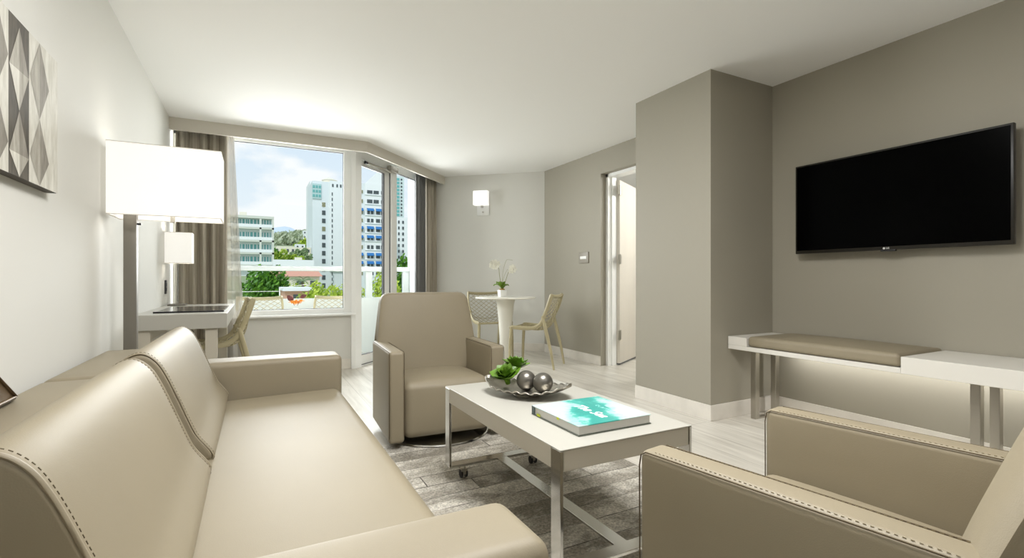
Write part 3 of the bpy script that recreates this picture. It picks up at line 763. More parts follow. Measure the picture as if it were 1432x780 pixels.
# ------------------------------------------------------------------ wall art
ar = thing('wall_art', 'canvas of elongated grey and white diamonds on the white wall', 'picture', (XL, 2.1, 1.6))
ay0, ay1, az0, az1, ax = 1.42, 2.42, 1.32, 1.81, XL+.035
bm = bbox(XL, ax-.001, ay0, ay1, az0, az1, .002, 1); obj('stretcher_frame', bm, mat('art_edge', '#4e483e', .6), ar, world=True)
bm = B(); rnd = random.Random(4)
def quadf(vs, mi):
    f = bm.faces.new([bm.verts.new((ax + .0005, y, z)) for y, z in vs]); f.material_index = mi
cols = [(2.335, 2.42, 'edge'), (2.158, 2.335, 'pale'), (2.006, 2.158, 'dark'), (1.84, 2.006, 'pale'), (1.68, 1.84, 'dark'), (1.42, 1.68, 'pale')]
for (y0, y1, kind) in cols:
    if kind == 'edge':
        quadf([(y0, az0), (y1, az0), (y1, az1), (y0, az1)], 0); continue
    ym = (y0+y1)/2; dh = .262
    z = az1 - (.02 if kind == 'dark' else .0)
    quads = {'dark': (3, 3, 1, 2, 0, 1), 'pale': (0, 4, 1, 2, 1, 2)}[kind]
    quadf([(y0, az0), (y1, az0), (y1, az1), (y0, az1)], quads[0])
    while z > az0 + .02:
        zb = max(az0, z - dh); zm = z - dh*.52
        top, rt, bt, lt = (ym, z), (y1-.004, zm), (ym, zb), (y0+.004, zm)
        for tri, mi in (((top, (ym, zm), lt), quads[2]), ((top, rt, (ym, zm)), quads[3]), ((lt, (ym, zm), bt), quads[4]), (((ym, zm), rt, bt), quads[5])):
            f = bm.faces.new([bm.verts.new((ax + .0012, y, zz)) for y, zz in tri]); f.material_index = mi
        z -= dh
obj('canvas_face', bm, M_art, ar, 0, world=True)

# ------------------------------------------------------------------ sconce, switch
BD_ = (BK1-BK0).normalized(); BN = Vector((BD_.y, -BD_.x)); 
if BN.dot(-BK0) < 0: BN = -BN
def bkpt(s, o_, z): p = BK0 + BD_*s + BN*o_; return Vector((p.x, p.y, z))
def bkbox(bm, s0, s1, o0, o1, z0, z1): extrude_poly(bm, [bkpt(s0, o0, 0).xy, bkpt(s1, o0, 0).xy, bkpt(s1, o1, 0).xy, bkpt(s0, o1, 0).xy], z0, z1)
s_c = (Vector((2.866, 6.348)) - BK0).dot(BD_)
sn = thing('wall_sconce', 'white square shaded sconce on the back wall above the dining table', 'sconce', tuple(bkpt(s_c, 0, 2.0)))
bm = B(); bkbox(bm, s_c-.08, s_c+.10, .001, .016, 1.90, 2.20); bevel(bm, .003); obj('back_plate', bm, mat('sconce_plate', '#e6e6e4', .3), sn, world=True)
bm = B(); bkbox(bm, s_c-.105, s_c+.105, .03, .12, 2.035, 2.235); bevel(bm, .006); obj('shade', bm, mat('lit_sconce_shade', '#f8f8f6', .8, emit=.55), sn, world=True)
bm = B(); bkbox(bm, s_c-.012, s_c+.012, .016, .06, 2.01, 2.04); obj('shade_bracket', bm, M_brush, sn, 0, world=True)
bm = B(); a = bkpt(s_c+.01, .016, 1.945); b_ = bkpt(s_c+.01, .035, 1.945); tube(bm, [a, b_], .010, 10); obj('switch_knob', bm, M_brush, sn, world=True)
sw = thing('light_switch', 'steel light switch plate beside the bedroom doorway', 'switch', (XR, 4.83, 1.26))
bm = bbox(XR-.012, XR, 4.745, 4.935, 1.19, 1.325, .003); obj('plate', bm, M_plate, sw, world=True)
bm = bbox(XR-.018, XR-.011, 4.78, 4.90, 1.24, 1.275, .002); obj('rocker', bm, M_white, sw, world=True)

# ------------------------------------------------------------------ dining table
tx_, ty_ = 2.70, 5.31
dt = thing('dining_table', 'small round white table on a tapered pedestal near the back wall', 'table', (tx_, ty_, 0))
bm = B(); lathe(bm, [(0, .762), (.345, .762), (.365, .768), (.366, .775), (.362, .782), (0, .782)], seg=64); obj('tabletop', bm, M_tableplastic, dt)
bm = B(); lathe(bm, [(0, .01), (.062, .01), (.07, .25), (.085, .5), (.105, .70), (.122, .762), (0, .762)], seg=40); obj('pedestal', bm, M_tableplastic, dt)
bm = B(); lathe(bm, [(0, 0), (.20, 0), (.205, .005), (.20, .01), (0, .012)], seg=48); obj('base_plate', bm, M_chrome, dt)

# perforated plastic chairs, facing local -y
SP = [Vector(p) for p in ((-.225, .440), (-.20, .453), (-.10, .449), (-.01, .450), (.07, .468), (.135, .515), (.182, .585), (.222, .665), (.255, .75), (.282, .828))]
SPc = catmull([(p.x, p.y, 0) for p in SP], 8, False)
cum = [0]
for a, b_ in zip(SPc, SPc[1:]): cum.append(cum[-1] + (b_-a).length)
def spath(v):
    L = max(0, min(1, v)) * cum[-1]
    for i in range(len(cum)-1):
        if L <= cum[i+1] + 1e-9:
            t = (L-cum[i]) / max(1e-9, cum[i+1]-cum[i]); p = SPc[i].lerp(SPc[i+1], t); return p.x, p.y
    return SPc[-1].x, SPc[-1].y
def S(u, v):
    y, z = spath(v)
    bk_ = max(0, min(1, (v - .48) / .2)); wid_ = .232 - .022*math.sin(PI*min(1, v/.75)) 
    if v > .82: wid_ -= .012*((v-.82)/.18)**2
    dsh = math.sin(PI*max(0, min(1, (v-.06)/.80)))
    z -= .045*dsh*(1-u*u)
    y += .05*dsh*(1-u*u) - bk_ * .02 * u*u
    if v > .85: z += .014*(u**4)*((v-.85)/.15) - .006*(1-u*u)*((v-.85)/.15)
    return Vector((u*wid_, y, z))
VM = .53
def lattice(v0, v1, nu, nv, ue=.93):
    bm = B(); V = {}
    def P(i, j):
        if (i, j) not in V: V[(i, j)] = bm.verts.new(S(ue*(-1 + 2*i/nu), v0 + (v1-v0)*j/nv))
        return V[(i, j)]
    for i in range(0, nu+1):
        for j in range(0, nv+1):
            if (i + j) % 2 == 1:
                q = [(i-1, j), (i, j-1), (i+1, j), (i, j+1)]
                q = [x for x in q if 0 <= x[0] <= nu and 0 <= x[1] <= nv]
                if len(q) >= 3: bm.faces.new([P(*x) for x in q])
    return bm
def band(bm, uv, r=.012, flat=None): tube(bm, [S(u, v) for u, v in uv], r, 8, False, flat)
def make_chair(label, loc, rz, group):
    t = thing('perforated_chair', label, 'chair', loc, rz, group)
    st = obj('seat', lattice(.04, VM, 12, 12), M_plastic, t, 60)
    bkr = obj('backrest', lattice(VM, .955, 12, 13), M_plastic, t, 60)
    for o, th in ((st, .009), (bkr, .009)):
        w = o.modifiers.new('w', 'WIREFRAME'); w.thickness = th; w.use_replace = True; w.use_even_offset = False; w.use_boundary = True
    bm = B(); n = 40
    for s in (-1, 1): band(bm, [(s*.96, v/n*.985) for v in range(n+1)], .018, (.7, 1.2))
    band(bm, [(-.97 + 1.94*i/20, .012) for i in range(21)], .016, (1.1, .8)); band(bm, [(-.97 + 1.94*i/20, .975) for i in range(21)], .015, (.8, 1.2))
    obj('rim', bm, M_plastic, t, 60)
    for s in (-1, 1):
        a = S(s*.93, .015); bm = B(); tube(bm, [(a.x, a.y+.004, a.z), (s*.222, -.228, .25), (s*.226, -.236, 0)], [.02, .017, .014], 8); obj('leg', bm, M_plastic, t, 60)
        a = S(s*.97, .60); bm = B(); tube(bm, [(a.x, a.y-.005, a.z+.03), (s*.213, .205, .38), (s*.214, .25, .2), (s*.216, .285, 0)], [.018, .021, .017, .012], 8); obj('leg', bm, M_plastic, t, 60)
    return t
def face(dx, dy): return math.atan2(dy, dx) + PI/2   # chair faces -y at rz=0
ch = make_chair('beige perforated plastic chair pulled out beside the round dining table, its back to the doorway', (2.88, 4.90, 0), face(-.66, .75), 'perforated beige chairs')
dup(ch, (2.70, 5.76, 0), face(-.1, -1), 'beige perforated plastic chair behind the round dining table by the back wall')
dup(ch, (-.29, 4.92, 0), face(-1, -.1), 'beige perforated plastic chair drawn up to the white desk')
dup(ch, (.08, 6.22, -.02), face(.12, 1), 'beige perforated chair on the balcony beside the curtain')
dup(ch, (.80, 6.20, -.02), face(-.1, 1), 'beige perforated chair on the balcony next to the door side of the window')

# orchid
oc = thing('potted_orchid', 'white orchid in a square white pot on the round dining table', 'plant', (2.67, 5.34, .7825))
bm = B(); v = box(bm, -.045, .045, -.045, .045, 0, .085)
for q in v:
    if q.co.z < .01: q.co.x *= .85; q.co.y *= .85
bevel(bm, .004); obj('pot', bm, M_pot, oc)
bm = B(); lathe(bm, [(0, .08), (.036, .085), (.03, .098), (0, .105)], seg=14); obj('moss', bm, M_moss, oc)
rnd = random.Random(12)
for i in range(5):
    a = i*1.256 + .5; L = rnd.uniform(.085, .125); bm = B(); rows = []
    for q in range(7):
        f = q/6; w = .038*math.sin(PI*min(.97, .12+.88*f))**.7; 
        rows.append([bm.verts.new((L*f, s*w, .10 + (.05 + .03*(i % 2))*math.sin(f*2.4) + abs(s)*.01)) for s in (-1, 0, 1)])
    for A, C in zip(rows, rows[1:]):
        for u in range(2): bm.faces.new([A[u], A[u+1], C[u+1], C[u]])
    bm.transform(Matrix.Rotation(a, 4, 'Z')); o = obj('leaf', bm, M_leaf, oc, 180); so = o.modifiers.new('s', 'SOLIDIFY'); so.thickness = .003
# camera-right on the table is roughly +x -y
rt = Vector((.885, -.465, 0))
stems = [[(0, 0, .09), (-.03, 0, .25), (-.045, 0, .36), (-.10, 0, .395), (-.14, 0, .375)], [(0.01, 0, .09), (.05, 0, .22), (.085, 0, .315), (.12, 0, .335), (.16, 0, .305)], [(0, 0, .09), (0.01, 0, .30), (.05, 0, .44), (.09, 0, .452), (.13, 0, .445)], [(0, 0, .09), (.02, 0, .24), (.07, 0, .34)]]
spx = []
for k, s in enumerate(stems):
    pts = catmull([tuple(rt*p[0] + Vector((0, 0, p[2]))) for p in s], 6, False)
    bm = B(); tube(bm, pts, [.0042*(1-.5*i/len(pts)) if k < 2 else .0018 for i in range(len(pts))], 6); obj('stem', bm, M_stem, oc, 180)
fl_pos = [(-.055, .375), (-.085, .395), (-.12, .39), (-.14, .365), (-.07, .345), (-.105, .355), (.105, .325), (.13, .335), (.15, .315), (.12, .30)]
for (d, z) in fl_pos:
    bm = B(); c = rt*d + Vector((rnd.uniform(-.015, .015), rnd.uniform(-.02, .02), z + .02)); R0 = Matrix.Rotation(rnd.uniform(-.6, .2), 4, 'Z') @ Matrix.Rotation(rnd.uniform(-.4, .4), 4, 'X')
    for p in range(5):
        a = p*2*PI/5; L = .046 if p % 2 else .040; ring = []
        cen = bm.verts.new(R0 @ Vector((0, -.003, 0)) + c)
        for q in range(9):
            tt = q/8*2*PI; x = L*.5 + L*.5*math.cos(tt); y = L*.42*math.sin(tt)
            pv = Vector((x*math.cos(a) - y*math.sin(a), -.006*(x/L)**2, x*math.sin(a) + y*math.cos(a)))
            if q < 8: ring.append(bm.verts.new(R0 @ pv + c))
        for q in range(8): bm.faces.new([cen, ring[q], ring[(q+1) % 8]])
    obj('flower', bm, M_petal, oc, 180)

# ------------------------------------------------------------------ balcony
bm = B(); extrude_poly(bm, [(-1.6, 5.86), (.95, 5.86), tuple(bal(.0, -.13)), tuple(bal(1.8, -.13)), (2.2, 7.2), (-1.6, 7.2)], -.15, -.02)
struct('balcony_floor', bm, mat('balcony_tile', '#a6a59f', .5, var=.05), 'pale balcony floor outside the window', 'floor')
bm = B(); box(bm, -1.6, 2.0, 7.0, 7.12, -.05, .74)
struct('balcony_parapet', bm, M_concrete, 'low solid white balcony parapet', 'parapet')
bm = B(); box(bm, 2.0, 2.12, 6.80, 7.12, -.05, 2.62)
struct('balcony_wall', bm, M_concrete, 'white end wall of the balcony beyond the side pane', 'wall')
rl = thing('balcony_railing', 'white handrail on posts above the balcony parapet', 'railing', (.4, 7.06, .74))
bm = bbox(-1.6, 2.0, 7.01, 7.11, 1.105, 1.17, .008, 2); obj('handrail', bm, M_concrete, rl, world=True)
for x in (-1.2, 1.425, 1.95):
    bm = bbox(x-.045, x+.045, 7.03, 7.09, .74, 1.105, .003, 1); obj('post', bm, M_concrete, rl, world=True)
bm = B(); tube(bm, [(-1.2, 7.06, .84), (.285, 7.06, .84)], .004, 6); tube(bm, [(.29, 7.06, .74), (.29, 7.06, .885)], .008, 6); tube(bm, [(.29, 7.06, .88), (.62, 7.06, .93)], .004, 6); obj('wire', bm, M_white, rl, world=True)
bt = thing('balcony_table', 'small low round table on the balcony between two chairs', 'table', (.44, 6.46, -.02))
bm = B(); lathe(bm, [(0, .60), (.18, .60), (.184, .61), (.18, .62), (0, .62)], seg=40); obj('tabletop', bm, M_tableplastic, bt)
bm = B(); lathe(bm, [(0, 0), (.16, 0), (.15, .02), (.03, .05), (.03, .60), (0, .60)], seg=24); obj('pedestal', bm, M_tableplastic, bt)
fp = thing('flower_arrangement', 'orange flowers with two maroon leaves on the balcony table', 'flowers', (.44, 6.42, .6005))
bm = B(); lathe(bm, [(0, 0), (.022, 0), (.03, .04), (.028, .05), (0, .05)], seg=20); obj('pot', bm, M_pot, fp)
rnd = random.Random(5)
for i in range(9):
    a = i*2.4; r_ = .062*math.sqrt(i/9); bm = B(); c = Vector((r_*math.cos(a)*1.15, r_*math.sin(a)*.6, .105 + .012*(i % 3)))
    tube(bm, [c - Vector((0, 0, .012)), c], .006, 6)
    for k in range(2):
        for p in range(8):
            b_ = p*PI/4 + k*.4; R_ = .04 - .01*k; zz = .004 + .014*k
            tip = c + Vector((math.cos(b_)*R_, math.sin(b_)*R_, zz)); q1 = c + Vector((math.cos(b_+.35)*R_*.6, math.sin(b_+.35)*R_*.6, zz+.006)); q2 = c + Vector((math.cos(b_-.35)*R_*.6, math.sin(b_-.35)*R_*.6, zz+.006))
            vv = [bm.verts.new(x) for x in (c, q2, tip, q1)]; bm.faces.new(vv)
    obj('blossom', bm, M_orange, fp, 0)
for sgn in (-1, 1):
    bm = B(); tube(bm, [(sgn*.015, 0, .08), (sgn*.05, 0, .15)], .003, 5)
    lathe(bm, [(0, -.05), (.026, -.025), (.032, .005), (.018, .038), (0, .055)], seg=12, sy=.25)
    vs = [v for v in bm.verts if True][10:]
    bmesh.ops.transform(bm, matrix=Matrix.Translation((sgn*.07+.01, 0, .165 if sgn < 0 else .19)) @ Matrix.Rotation(-.75 if sgn < 0 else 1.15, 4, 'Y') @ Matrix.Scale(1 if sgn < 0 else .78, 4), verts=vs)
    obj('leaf', bm, M_maroon, fp, 60)

# ------------------------------------------------------------------ city outside
def ground_z(y):
    T = [(8, -9), (20, -8), (40, -6), (60, -4), (90, -1.5), (130, 1.5), (200, 10), (300, 19), (400, 28), (700, 58), (1200, 100)]
    for (a, za), (b_, zb) in zip(T, T[1:]):
        if y <= b_: return za + (zb-za)*(max(y, a)-a)/(b_-a)
    return T[-1][1]
M_ground = mat('city_ground', '#93a078', .95, var=.25, vscale=.06)
bm = B(); ys = [8, 20, 40, 60, 90, 130, 200, 300, 400, 700, 1200]; xs = [-1, -.3, 0, .05, .088, .1, .2, .35, .6, 1.2]
g = [[bm.verts.new((x*y, y, ground_z(y) - (min(1, y/200)*14 if x > .09 else 0))) for x in xs] for y in ys]
for i in range(len(ys)-1):
    for j in range(len(xs)-1): bm.faces.new([g[i][j], g[i][j+1], g[i+1][j+1], g[i+1][j]])
struct('terrain', bm, M_ground, 'green city hillside below the balcony', 'ground')
bm = B(); rnd = random.Random(3); pr = []
for i in range(61):
    x = -500 + 1500*i/60; px_ = (x-150)/260
    z = 212 + 24*math.exp(-px_*px_) + 10*math.sin(x*.021) + 6*math.sin(x*.05+1) - .03*abs(x-140)
    pr.append((x, z))
rowsm = [[bm.verts.new((x, 2500+dy, (z-60)*f + 60)) for x, z in pr] for dy, f in ((-400, .05), (0, 1), (500, .2))]
for A, C in zip(rowsm, rowsm[1:]):
    for i in range(60): bm.faces.new([A[i], A[i+1], C[i+1], C[i]])
struct('mountain', bm, mat('haze_painted_mountain', '#cfdae3', 1, spec=0), 'pale blue hazy mountain on the horizon', 'mountain', smooth=60)  # distance haze is painted into the pale blue colour

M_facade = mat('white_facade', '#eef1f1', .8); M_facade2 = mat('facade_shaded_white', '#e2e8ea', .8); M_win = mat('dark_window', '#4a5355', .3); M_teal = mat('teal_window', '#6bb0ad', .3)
M_awn = mat('blue_awning', '#2f74b4', .7); M_cream = mat('cream_wall', '#e8e2cf', .8); M_roofr = mat('terracotta_roof', '#d79f88', .8); M_slab = mat('building_slab', '#d5d8cd', .8)
M_winolive = mat('olive_window', '#8b8a6a', .4)
def building(name, label, x0, x1, y, depth, z1, m=M_facade):
    zb = ground_z(y) - 18
    t = thing(name, label, 'building', ((x0+x1)/2, y+depth/2, zb))
    bm = B(); box(bm, x0, x1, y, y+depth, zb, z1); obj('walls', bm, m, t, 0, world=True)
    return t
def bpart(t, name, m, x0, x1, y0, y1, z0, z1):
    bm = B(); box(bm, x0, x1, y0, y1, z0, z1); return obj(name, bm, m, t, 0, world=True)
# low apartment block with teal balcony glass
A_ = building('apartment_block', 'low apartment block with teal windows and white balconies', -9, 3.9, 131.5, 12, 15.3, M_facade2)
bpart(A_, 'roof_slab', M_slab, -9.2, 4.1, 129.8, 143.6, 15.25, 15.85)
for k, z in enumerate((12.75, 9.75, 6.85, 3.95)):
    bpart(A_, 'floor_slab', M_slab, -9.2, 4.1, 129.8, 131.6, z, z+.4)
    bpart(A_, 'balcony_front', M_facade, -9.2, 3.8, 129.75, 129.9, z+.4, z+1.15)
    for x0, x1 in ((-8.6, -7.2), (-6.8, -5.2), (-4.9, -3.2), (-3.0, -1.6), (-1.4, .9), (1.6, 3.4)):
        o = bpart(A_, 'window', M_teal, x0, x1, 131.4, 131.55, z+.9, z+2.35)
        n_b = 3 if x1-x0 > 1.5 else 2
        bm = B()
        for q in range(n_b): xx = x0 + (x1-x0)*(q+.5)/n_b; box(bm, xx-.12, xx+.12, 131.36, 131.4, z+.9, z+2.35)
        obj('mullion', bm, M_facade, o, 0, world=True)
for x in (-5.05, 1.25, 3.9): bpart(A_, 'column', M_slab, x-.22, x+.2, 129.8, 130.2, 1, 15.3)
bpart(A_, 'roof_hut', M_cream, -3.2, -1.7, 134, 137, 15.85, 17.1)
# white tower
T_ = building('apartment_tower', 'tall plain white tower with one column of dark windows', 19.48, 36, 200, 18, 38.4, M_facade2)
bpart(T_, 'projecting_bay', M_facade, 25.64, 36.2, 199.2, 200.2, 4, 38.8)
for k in range(13):
    z = 28.65 - 3.1*k
    if z > -4: bpart(T_, 'window', M_winolive if k in (0, 3) else M_win, 22.87, 24.11, 199.85, 200.02, z, z+1.7)
for k in range(18):
    z = 33.1 - 2.05*k
    if z > -2: bpart(T_, 'slit_window', M_win, 26.3, 26.65, 199.08, 199.22, z, z+1.2)
for x in (26.42, 28.0, 29.32): bpart(T_, 'window', M_win, x, x+.55, 199.08, 199.22, 36.45, 37.6)
# penthouse tower behind with cupola
P_ = building('penthouse_tower', 'penthouse tower with teal glass corner and round cupola', 20.6, 38, 222, 16, 42.2, M_facade)
bpart(T_, 'teal_corner', mat('pale_teal', '#b9d3d2', .6), 19.3, 22.6, 199.6, 200.05, 31.6, 37.3)
for i in range(3):
    for j in range(3): bpart(T_, 'window', M_teal, 19.55+i*1.05, 20.3+i*1.05, 199.5, 199.65, 32.2+j*1.7, 33.2+j*1.7)
bm = B(); lathe(bm, [(0, 0), (3.3, 0), (3.3, .7), (2.95, .7), (2.95, 1.5), (3.3, 1.6), (1.6, 2.5), (0, 3.0)], (28.9, 226, 42.2), 32); obj('cupola', bm, M_cream, P_, 40, world=True)
# awning building
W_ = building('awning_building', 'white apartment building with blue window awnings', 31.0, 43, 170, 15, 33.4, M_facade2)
bpart(W_, 'centre_bay', M_facade, 32.9, 43.5, 169.2, 170.2, 0, 33.4)
bm = B(); vs = [(33.0, 33.3), (43.6, 33.3), (42.4, 36.2), (38.2, 37.9), (37.6, 37.9)]
a = [bm.verts.new((x, 169.3, z)) for x, z in vs]; b2 = [bm.verts.new((x, 180, z)) for x, z in vs]; bm.faces.new(a[::-1]); bm.faces.new(b2)
for i in range(5): bm.faces.new([a[i], a[(i+1) % 5], b2[(i+1) % 5], b2[i]])
obj('gable', bm, M_facade, W_, 0, world=True)
rows_ = [(29.9, 31.0, 0), (26.7, 27.9, 0), (22.95, 24.2, 1), (20.2, 21.4, 0), (17.0, 18.1, 1), (14.2, 15.0, 1), (11.2, 12.4, 0), (8.0, 9.1, 1), (5.3, 6.3, 1), (2.3, 3.4, 0)]
for z0, z1, aw in rows_:
    spans = [(33.64, 37.5), (38.3, 39.6)] if z0 > 26 else [(33.64, 35.74), (36.6, 39.6)]
    for x0, x1 in spans + [(31.15, 32.4), (40.6, 42.6)]:
        yy = 169.95 if x0 < 32.9 else 169.15
        o = bpart(W_, 'window', M_win if (x0 > 32.9) else M_winolive, x0, x1, yy-.1, yy+.1, z0, z1)
        bm = B(); xm = (x0+x1)/2; box(bm, xm-.15, xm+.15, yy-.16, yy-.1, z0, z1); obj('mullion', bm, M_facade, o, 0, world=True)
        if aw:
            bm = B(); q = [(x0-.1, yy-.1, z1+.75), (x1+.1, yy-.1, z1+.75), (x1+.1, yy-1.0, z1-.15), (x0-.1, yy-1.0, z1-.15)]
            top = [bm.verts.new(x) for x in q]; bot = [bm.verts.new((x[0], x[1]+.05, x[2]-.15)) for x in q]; bm.faces.new(top); bm.faces.new(bot[::-1])
            for i in range(4): bm.faces.new([top[i], bot[i], bot[(i+1) % 4], top[(i+1) % 4]])
            obj('awning', bm, M_awn, W_, 0, world=True)
    bpart(W_, 'ledge', M_facade, 32.9, 43.5, 168.9, 169.2, z0-.5, z0-.3)
# slim towers seen through the side pane
G_ = building('glass_tower', 'slim teal glass tower seen through the side pane', 66.6, 71.1, 260, 8, 56, mat('pale_tower', '#cfdedd', .6))
for k in range(11):
    bpart(G_, 'window_band', M_teal, 66.5, 68.6, 259.8, 260.05, 34.6+k*1.9, 35.9+k*1.9); bpart(G_, 'window', M_win, 69.3, 70.1, 259.8, 260.05, 34.8+k*1.9, 35.7+k*1.9)
L_ = building('slim_block', 'slim white block with small dark windows below the glass tower', 51.2, 58, 200, 8, 26.4)
for k in range(9):
    bpart(L_, 'window', M_win, 52.2, 52.8, 199.8, 200.05, 4.6+k*2.4, 5.8+k*2.4); bpart(L_, 'window', M_win, 53.9, 54.6, 199.8, 200.05, 4.6+k*2.4, 5.8+k*2.4)
# low roofs in the middle distance
b1 = building('flat_roof_building', 'low white flat roofed building beyond the red roof', 2.9, 9.4, 95, 8, 3.4); bpart(b1, 'parapet', M_facade, 2.8, 9.5, 94.8, 95.1, 3.3, 4.4); bpart(b1, 'roof_unit', M_cream, 6.4, 7.6, 96, 97, 3.4, 4.9)
b1 = building('red_roof_house', 'cream house with terracotta roof behind the handrail', 1.7, 6.6, 60, 7, 1.35, M_cream)
bm = B(); v = box(bm, 1.4, 6.9, 59.6, 67.4, 1.3, 2.15)
for q in v:
    if q.co.z > 1.8: q.co.y = 63.5 + (q.co.y-63.5)*.5; q.co.x = 4.15+(q.co.x-4.15)*.85
obj('roof', bm, M_roofr, b1, 0, world=True)
for x in (2.6, 4.2, 5.6): bpart(b1, 'window', M_win, x, x+.7, 59.9, 60.05, -.1, .8)
b1 = building('brick_cottage', 'small peach cottage with white flat roof below the balcony', 1.28, 2.6, 26, 4, .42, mat('peach_wall', '#dcae94', .8)); bpart(b1, 'roof', M_facade, 1.2, 2.7, 25.8, 30.2, .42, .56); bpart(b1, 'window', M_win, 1.66, 1.9, 25.95, 26.05, -.1, .25)
for i, (x0, x1, y, z1, lab) in enumerate(((28.4, 36, 350, 33, 'far white office block beside the white tower'), (9.0, 16.5, 250, 16.2, 'far beige low block left of the office block'), (6.6, 19.4, 205, 13.2, 'long cream block with a row of small windows'), (17.5, 22, 260, 18, 'pale house between far trees'), (5.5, 7.0, 300, 26, 'small pale far tower beside the apartment block'))):
    b1 = building('distant_building', lab, x0, x1, y, 6, z1, M_cream if i in (1, 2) else M_facade)
    b1['group'] = 'distant buildings on the hillside'
    n = max(2, int((x1-x0)/1.7))
    for r_ in range(1 if i in (1, 2) else 2):
        for q in range(n):
            xx = x0 + (x1-x0)*(q+.3)/n; zz = z1 - 1.9 - r_*3; bpart(b1, 'window', M_win, xx, xx+.75, y-.15, y+.05, zz, zz+1.1)

def leaf_mat(name, c1, c2):
    m = bpy.data.materials.new(name); m.use_nodes = True
    nt = m.node_tree; N = nt.nodes; L = nt.links; b = N['Principled BSDF']
    gi = N.new('ShaderNodeNewGeometry'); r = N.new('ShaderNodeValToRGB'); e = r.color_ramp.elements
    e[0].color = lin(c1); e[1].color = lin(c2); L.new(gi.outputs['Random Per Island'], r.inputs[0]); L.new(r.outputs[0], b.inputs['Base Color'])
    b.inputs['Roughness'].default_value = .6; return m
M_lf = [leaf_mat('leaf_deep', '#2f6416', '#6fa52a'), leaf_mat('leaf_lime', '#8fae2c', '#cfdc58'), leaf_mat('leaf_grey', '#6d8a5c', '#a3b584'), leaf_mat('leaf_haze_painted', '#a9b494', '#c6ccb0')]  # last pair is paled, with distance haze painted into the leaves
M_bark = mat('bark', '#7a6a55', .9)
def tree(name, label, cx, cy, ztop, rx, rz, n, leaf, mi, seed, core=.72):
    rnd = random.Random(seed); zb = ground_z(cy)
    t = thing(name, label, 'tree', (cx, cy, zb), 0, None)
    bm = B(); tube(bm, [(0, 0, -.3), (.05*rx, 0, (ztop-rz-zb)*.5), (0, 0, ztop-rz-zb)], [.09*rx+.05, .07*rx+.04, .05*rx+.03], 8); obj('trunk', bm, M_bark, t)
    bm = B(); lobes = [(Vector((rnd.gauss(0, .42)*rx, rnd.gauss(0, .35)*rx, rnd.uniform(-.75, .55)*rz)), rnd.uniform(.34, .52)) for _ in range(16)]
    for i in range(n):
        lb, lr = lobes[i % len(lobes)]
        d = Vector((rnd.gauss(0, 1), rnd.gauss(0, 1), rnd.gauss(0, 1))).normalized()
        p = lb + Vector((d.x*rx, d.y*rx, d.z*rz))*lr*rnd.uniform(core, 1.08)
        a = Vector((rnd.gauss(0, 1), rnd.gauss(0, 1), rnd.gauss(0, .7))).normalized(); u = a.orthogonal().normalized(); s = leaf*rnd.uniform(.6, 1.3)
        w = a.cross(u)
        c = p + Vector((0, 0, ztop-rz-zb))
        bm.faces.new([bm.verts.new(x) for x in (c - u*s, c - w*s*.45, c + u*s, c + w*s*.45)])
    obj('crown', bm, M_lf[mi], t, 0)
tree('tree', 'dense deep green tree filling the view below the handrail beside the curtain', .37, 32.2, 2.05, 1.5, 2.6, 7000, .14, 0, 1)
tree('tree', 'lime green tree in front of the red roofed house', 2.5, 40, 1.35, 1.3, 2.2, 3000, .15, 1, 2)
tree('tree', 'round lime green bush tree beside the peach cottage', 2.45, 23, .95, .72, 1.3, 3000, .09, 1, 3)
tree('tree', 'thin reddish lime shrub in front of the white tower', 3.55, 24.5, .78, .5, .9, 900, .08, 1, 4)
tree('tree', 'bright lime tree below the handrail seen through the balcony door', 7.35, 32, 1.6, 1.3, 3.4, 5000, .14, 1, 5)
tree('tree', 'lime shrub beside the post seen through the balcony door', 6.42, 35, 1.0, .55, 2.2, 900, .12, 1, 6)
tree('tree', 'dark green tree seen through the side pane', 10.9, 40, 3.4, 1.15, 3.6, 4500, .17, 0, 7)
tree('tree', 'round olive tree below the apartment block roofline', 6.4, 150, 9.6, 2.9, 4.2, 1600, .5, 1, 8)
tree('tree', 'grey green tree with pointed crown before the long cream block', 10.3, 157, 10.6, 1.9, 3.6, 1200, .45, 2, 9)
tree('tree', 'grey green tree close to the white tower before the cream block', 13.3, 164, 11.2, 1.9, 3.8, 1200, .45, 2, 10)
tree('tree', 'low yellow green bush above the flat white roof', 8.6, 139, 7.4, 1.6, 1.8, 800, .45, 1, 11)
tree('tree', 'dark small tree beside the apartment block corner', 6.0, 175, 11.6, 1.3, 2.4, 700, .5, 0, 12)
tree('tree', 'pale green tree before the far office block', 22.5, 280, 22.5, 4.2, 5, 1100, .9, 1, 13)
for i in range(16):
    y = 330 + 22*i; x = (.075 + .018*((i*7) % 8)) * y * (1 if i % 2 else .72)
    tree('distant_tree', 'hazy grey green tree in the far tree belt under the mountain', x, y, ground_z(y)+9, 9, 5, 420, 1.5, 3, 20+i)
for o in sc.objects:
    if o.name.startswith('distant_tree') and o.parent is None: o['group'] = 'far tree belt'
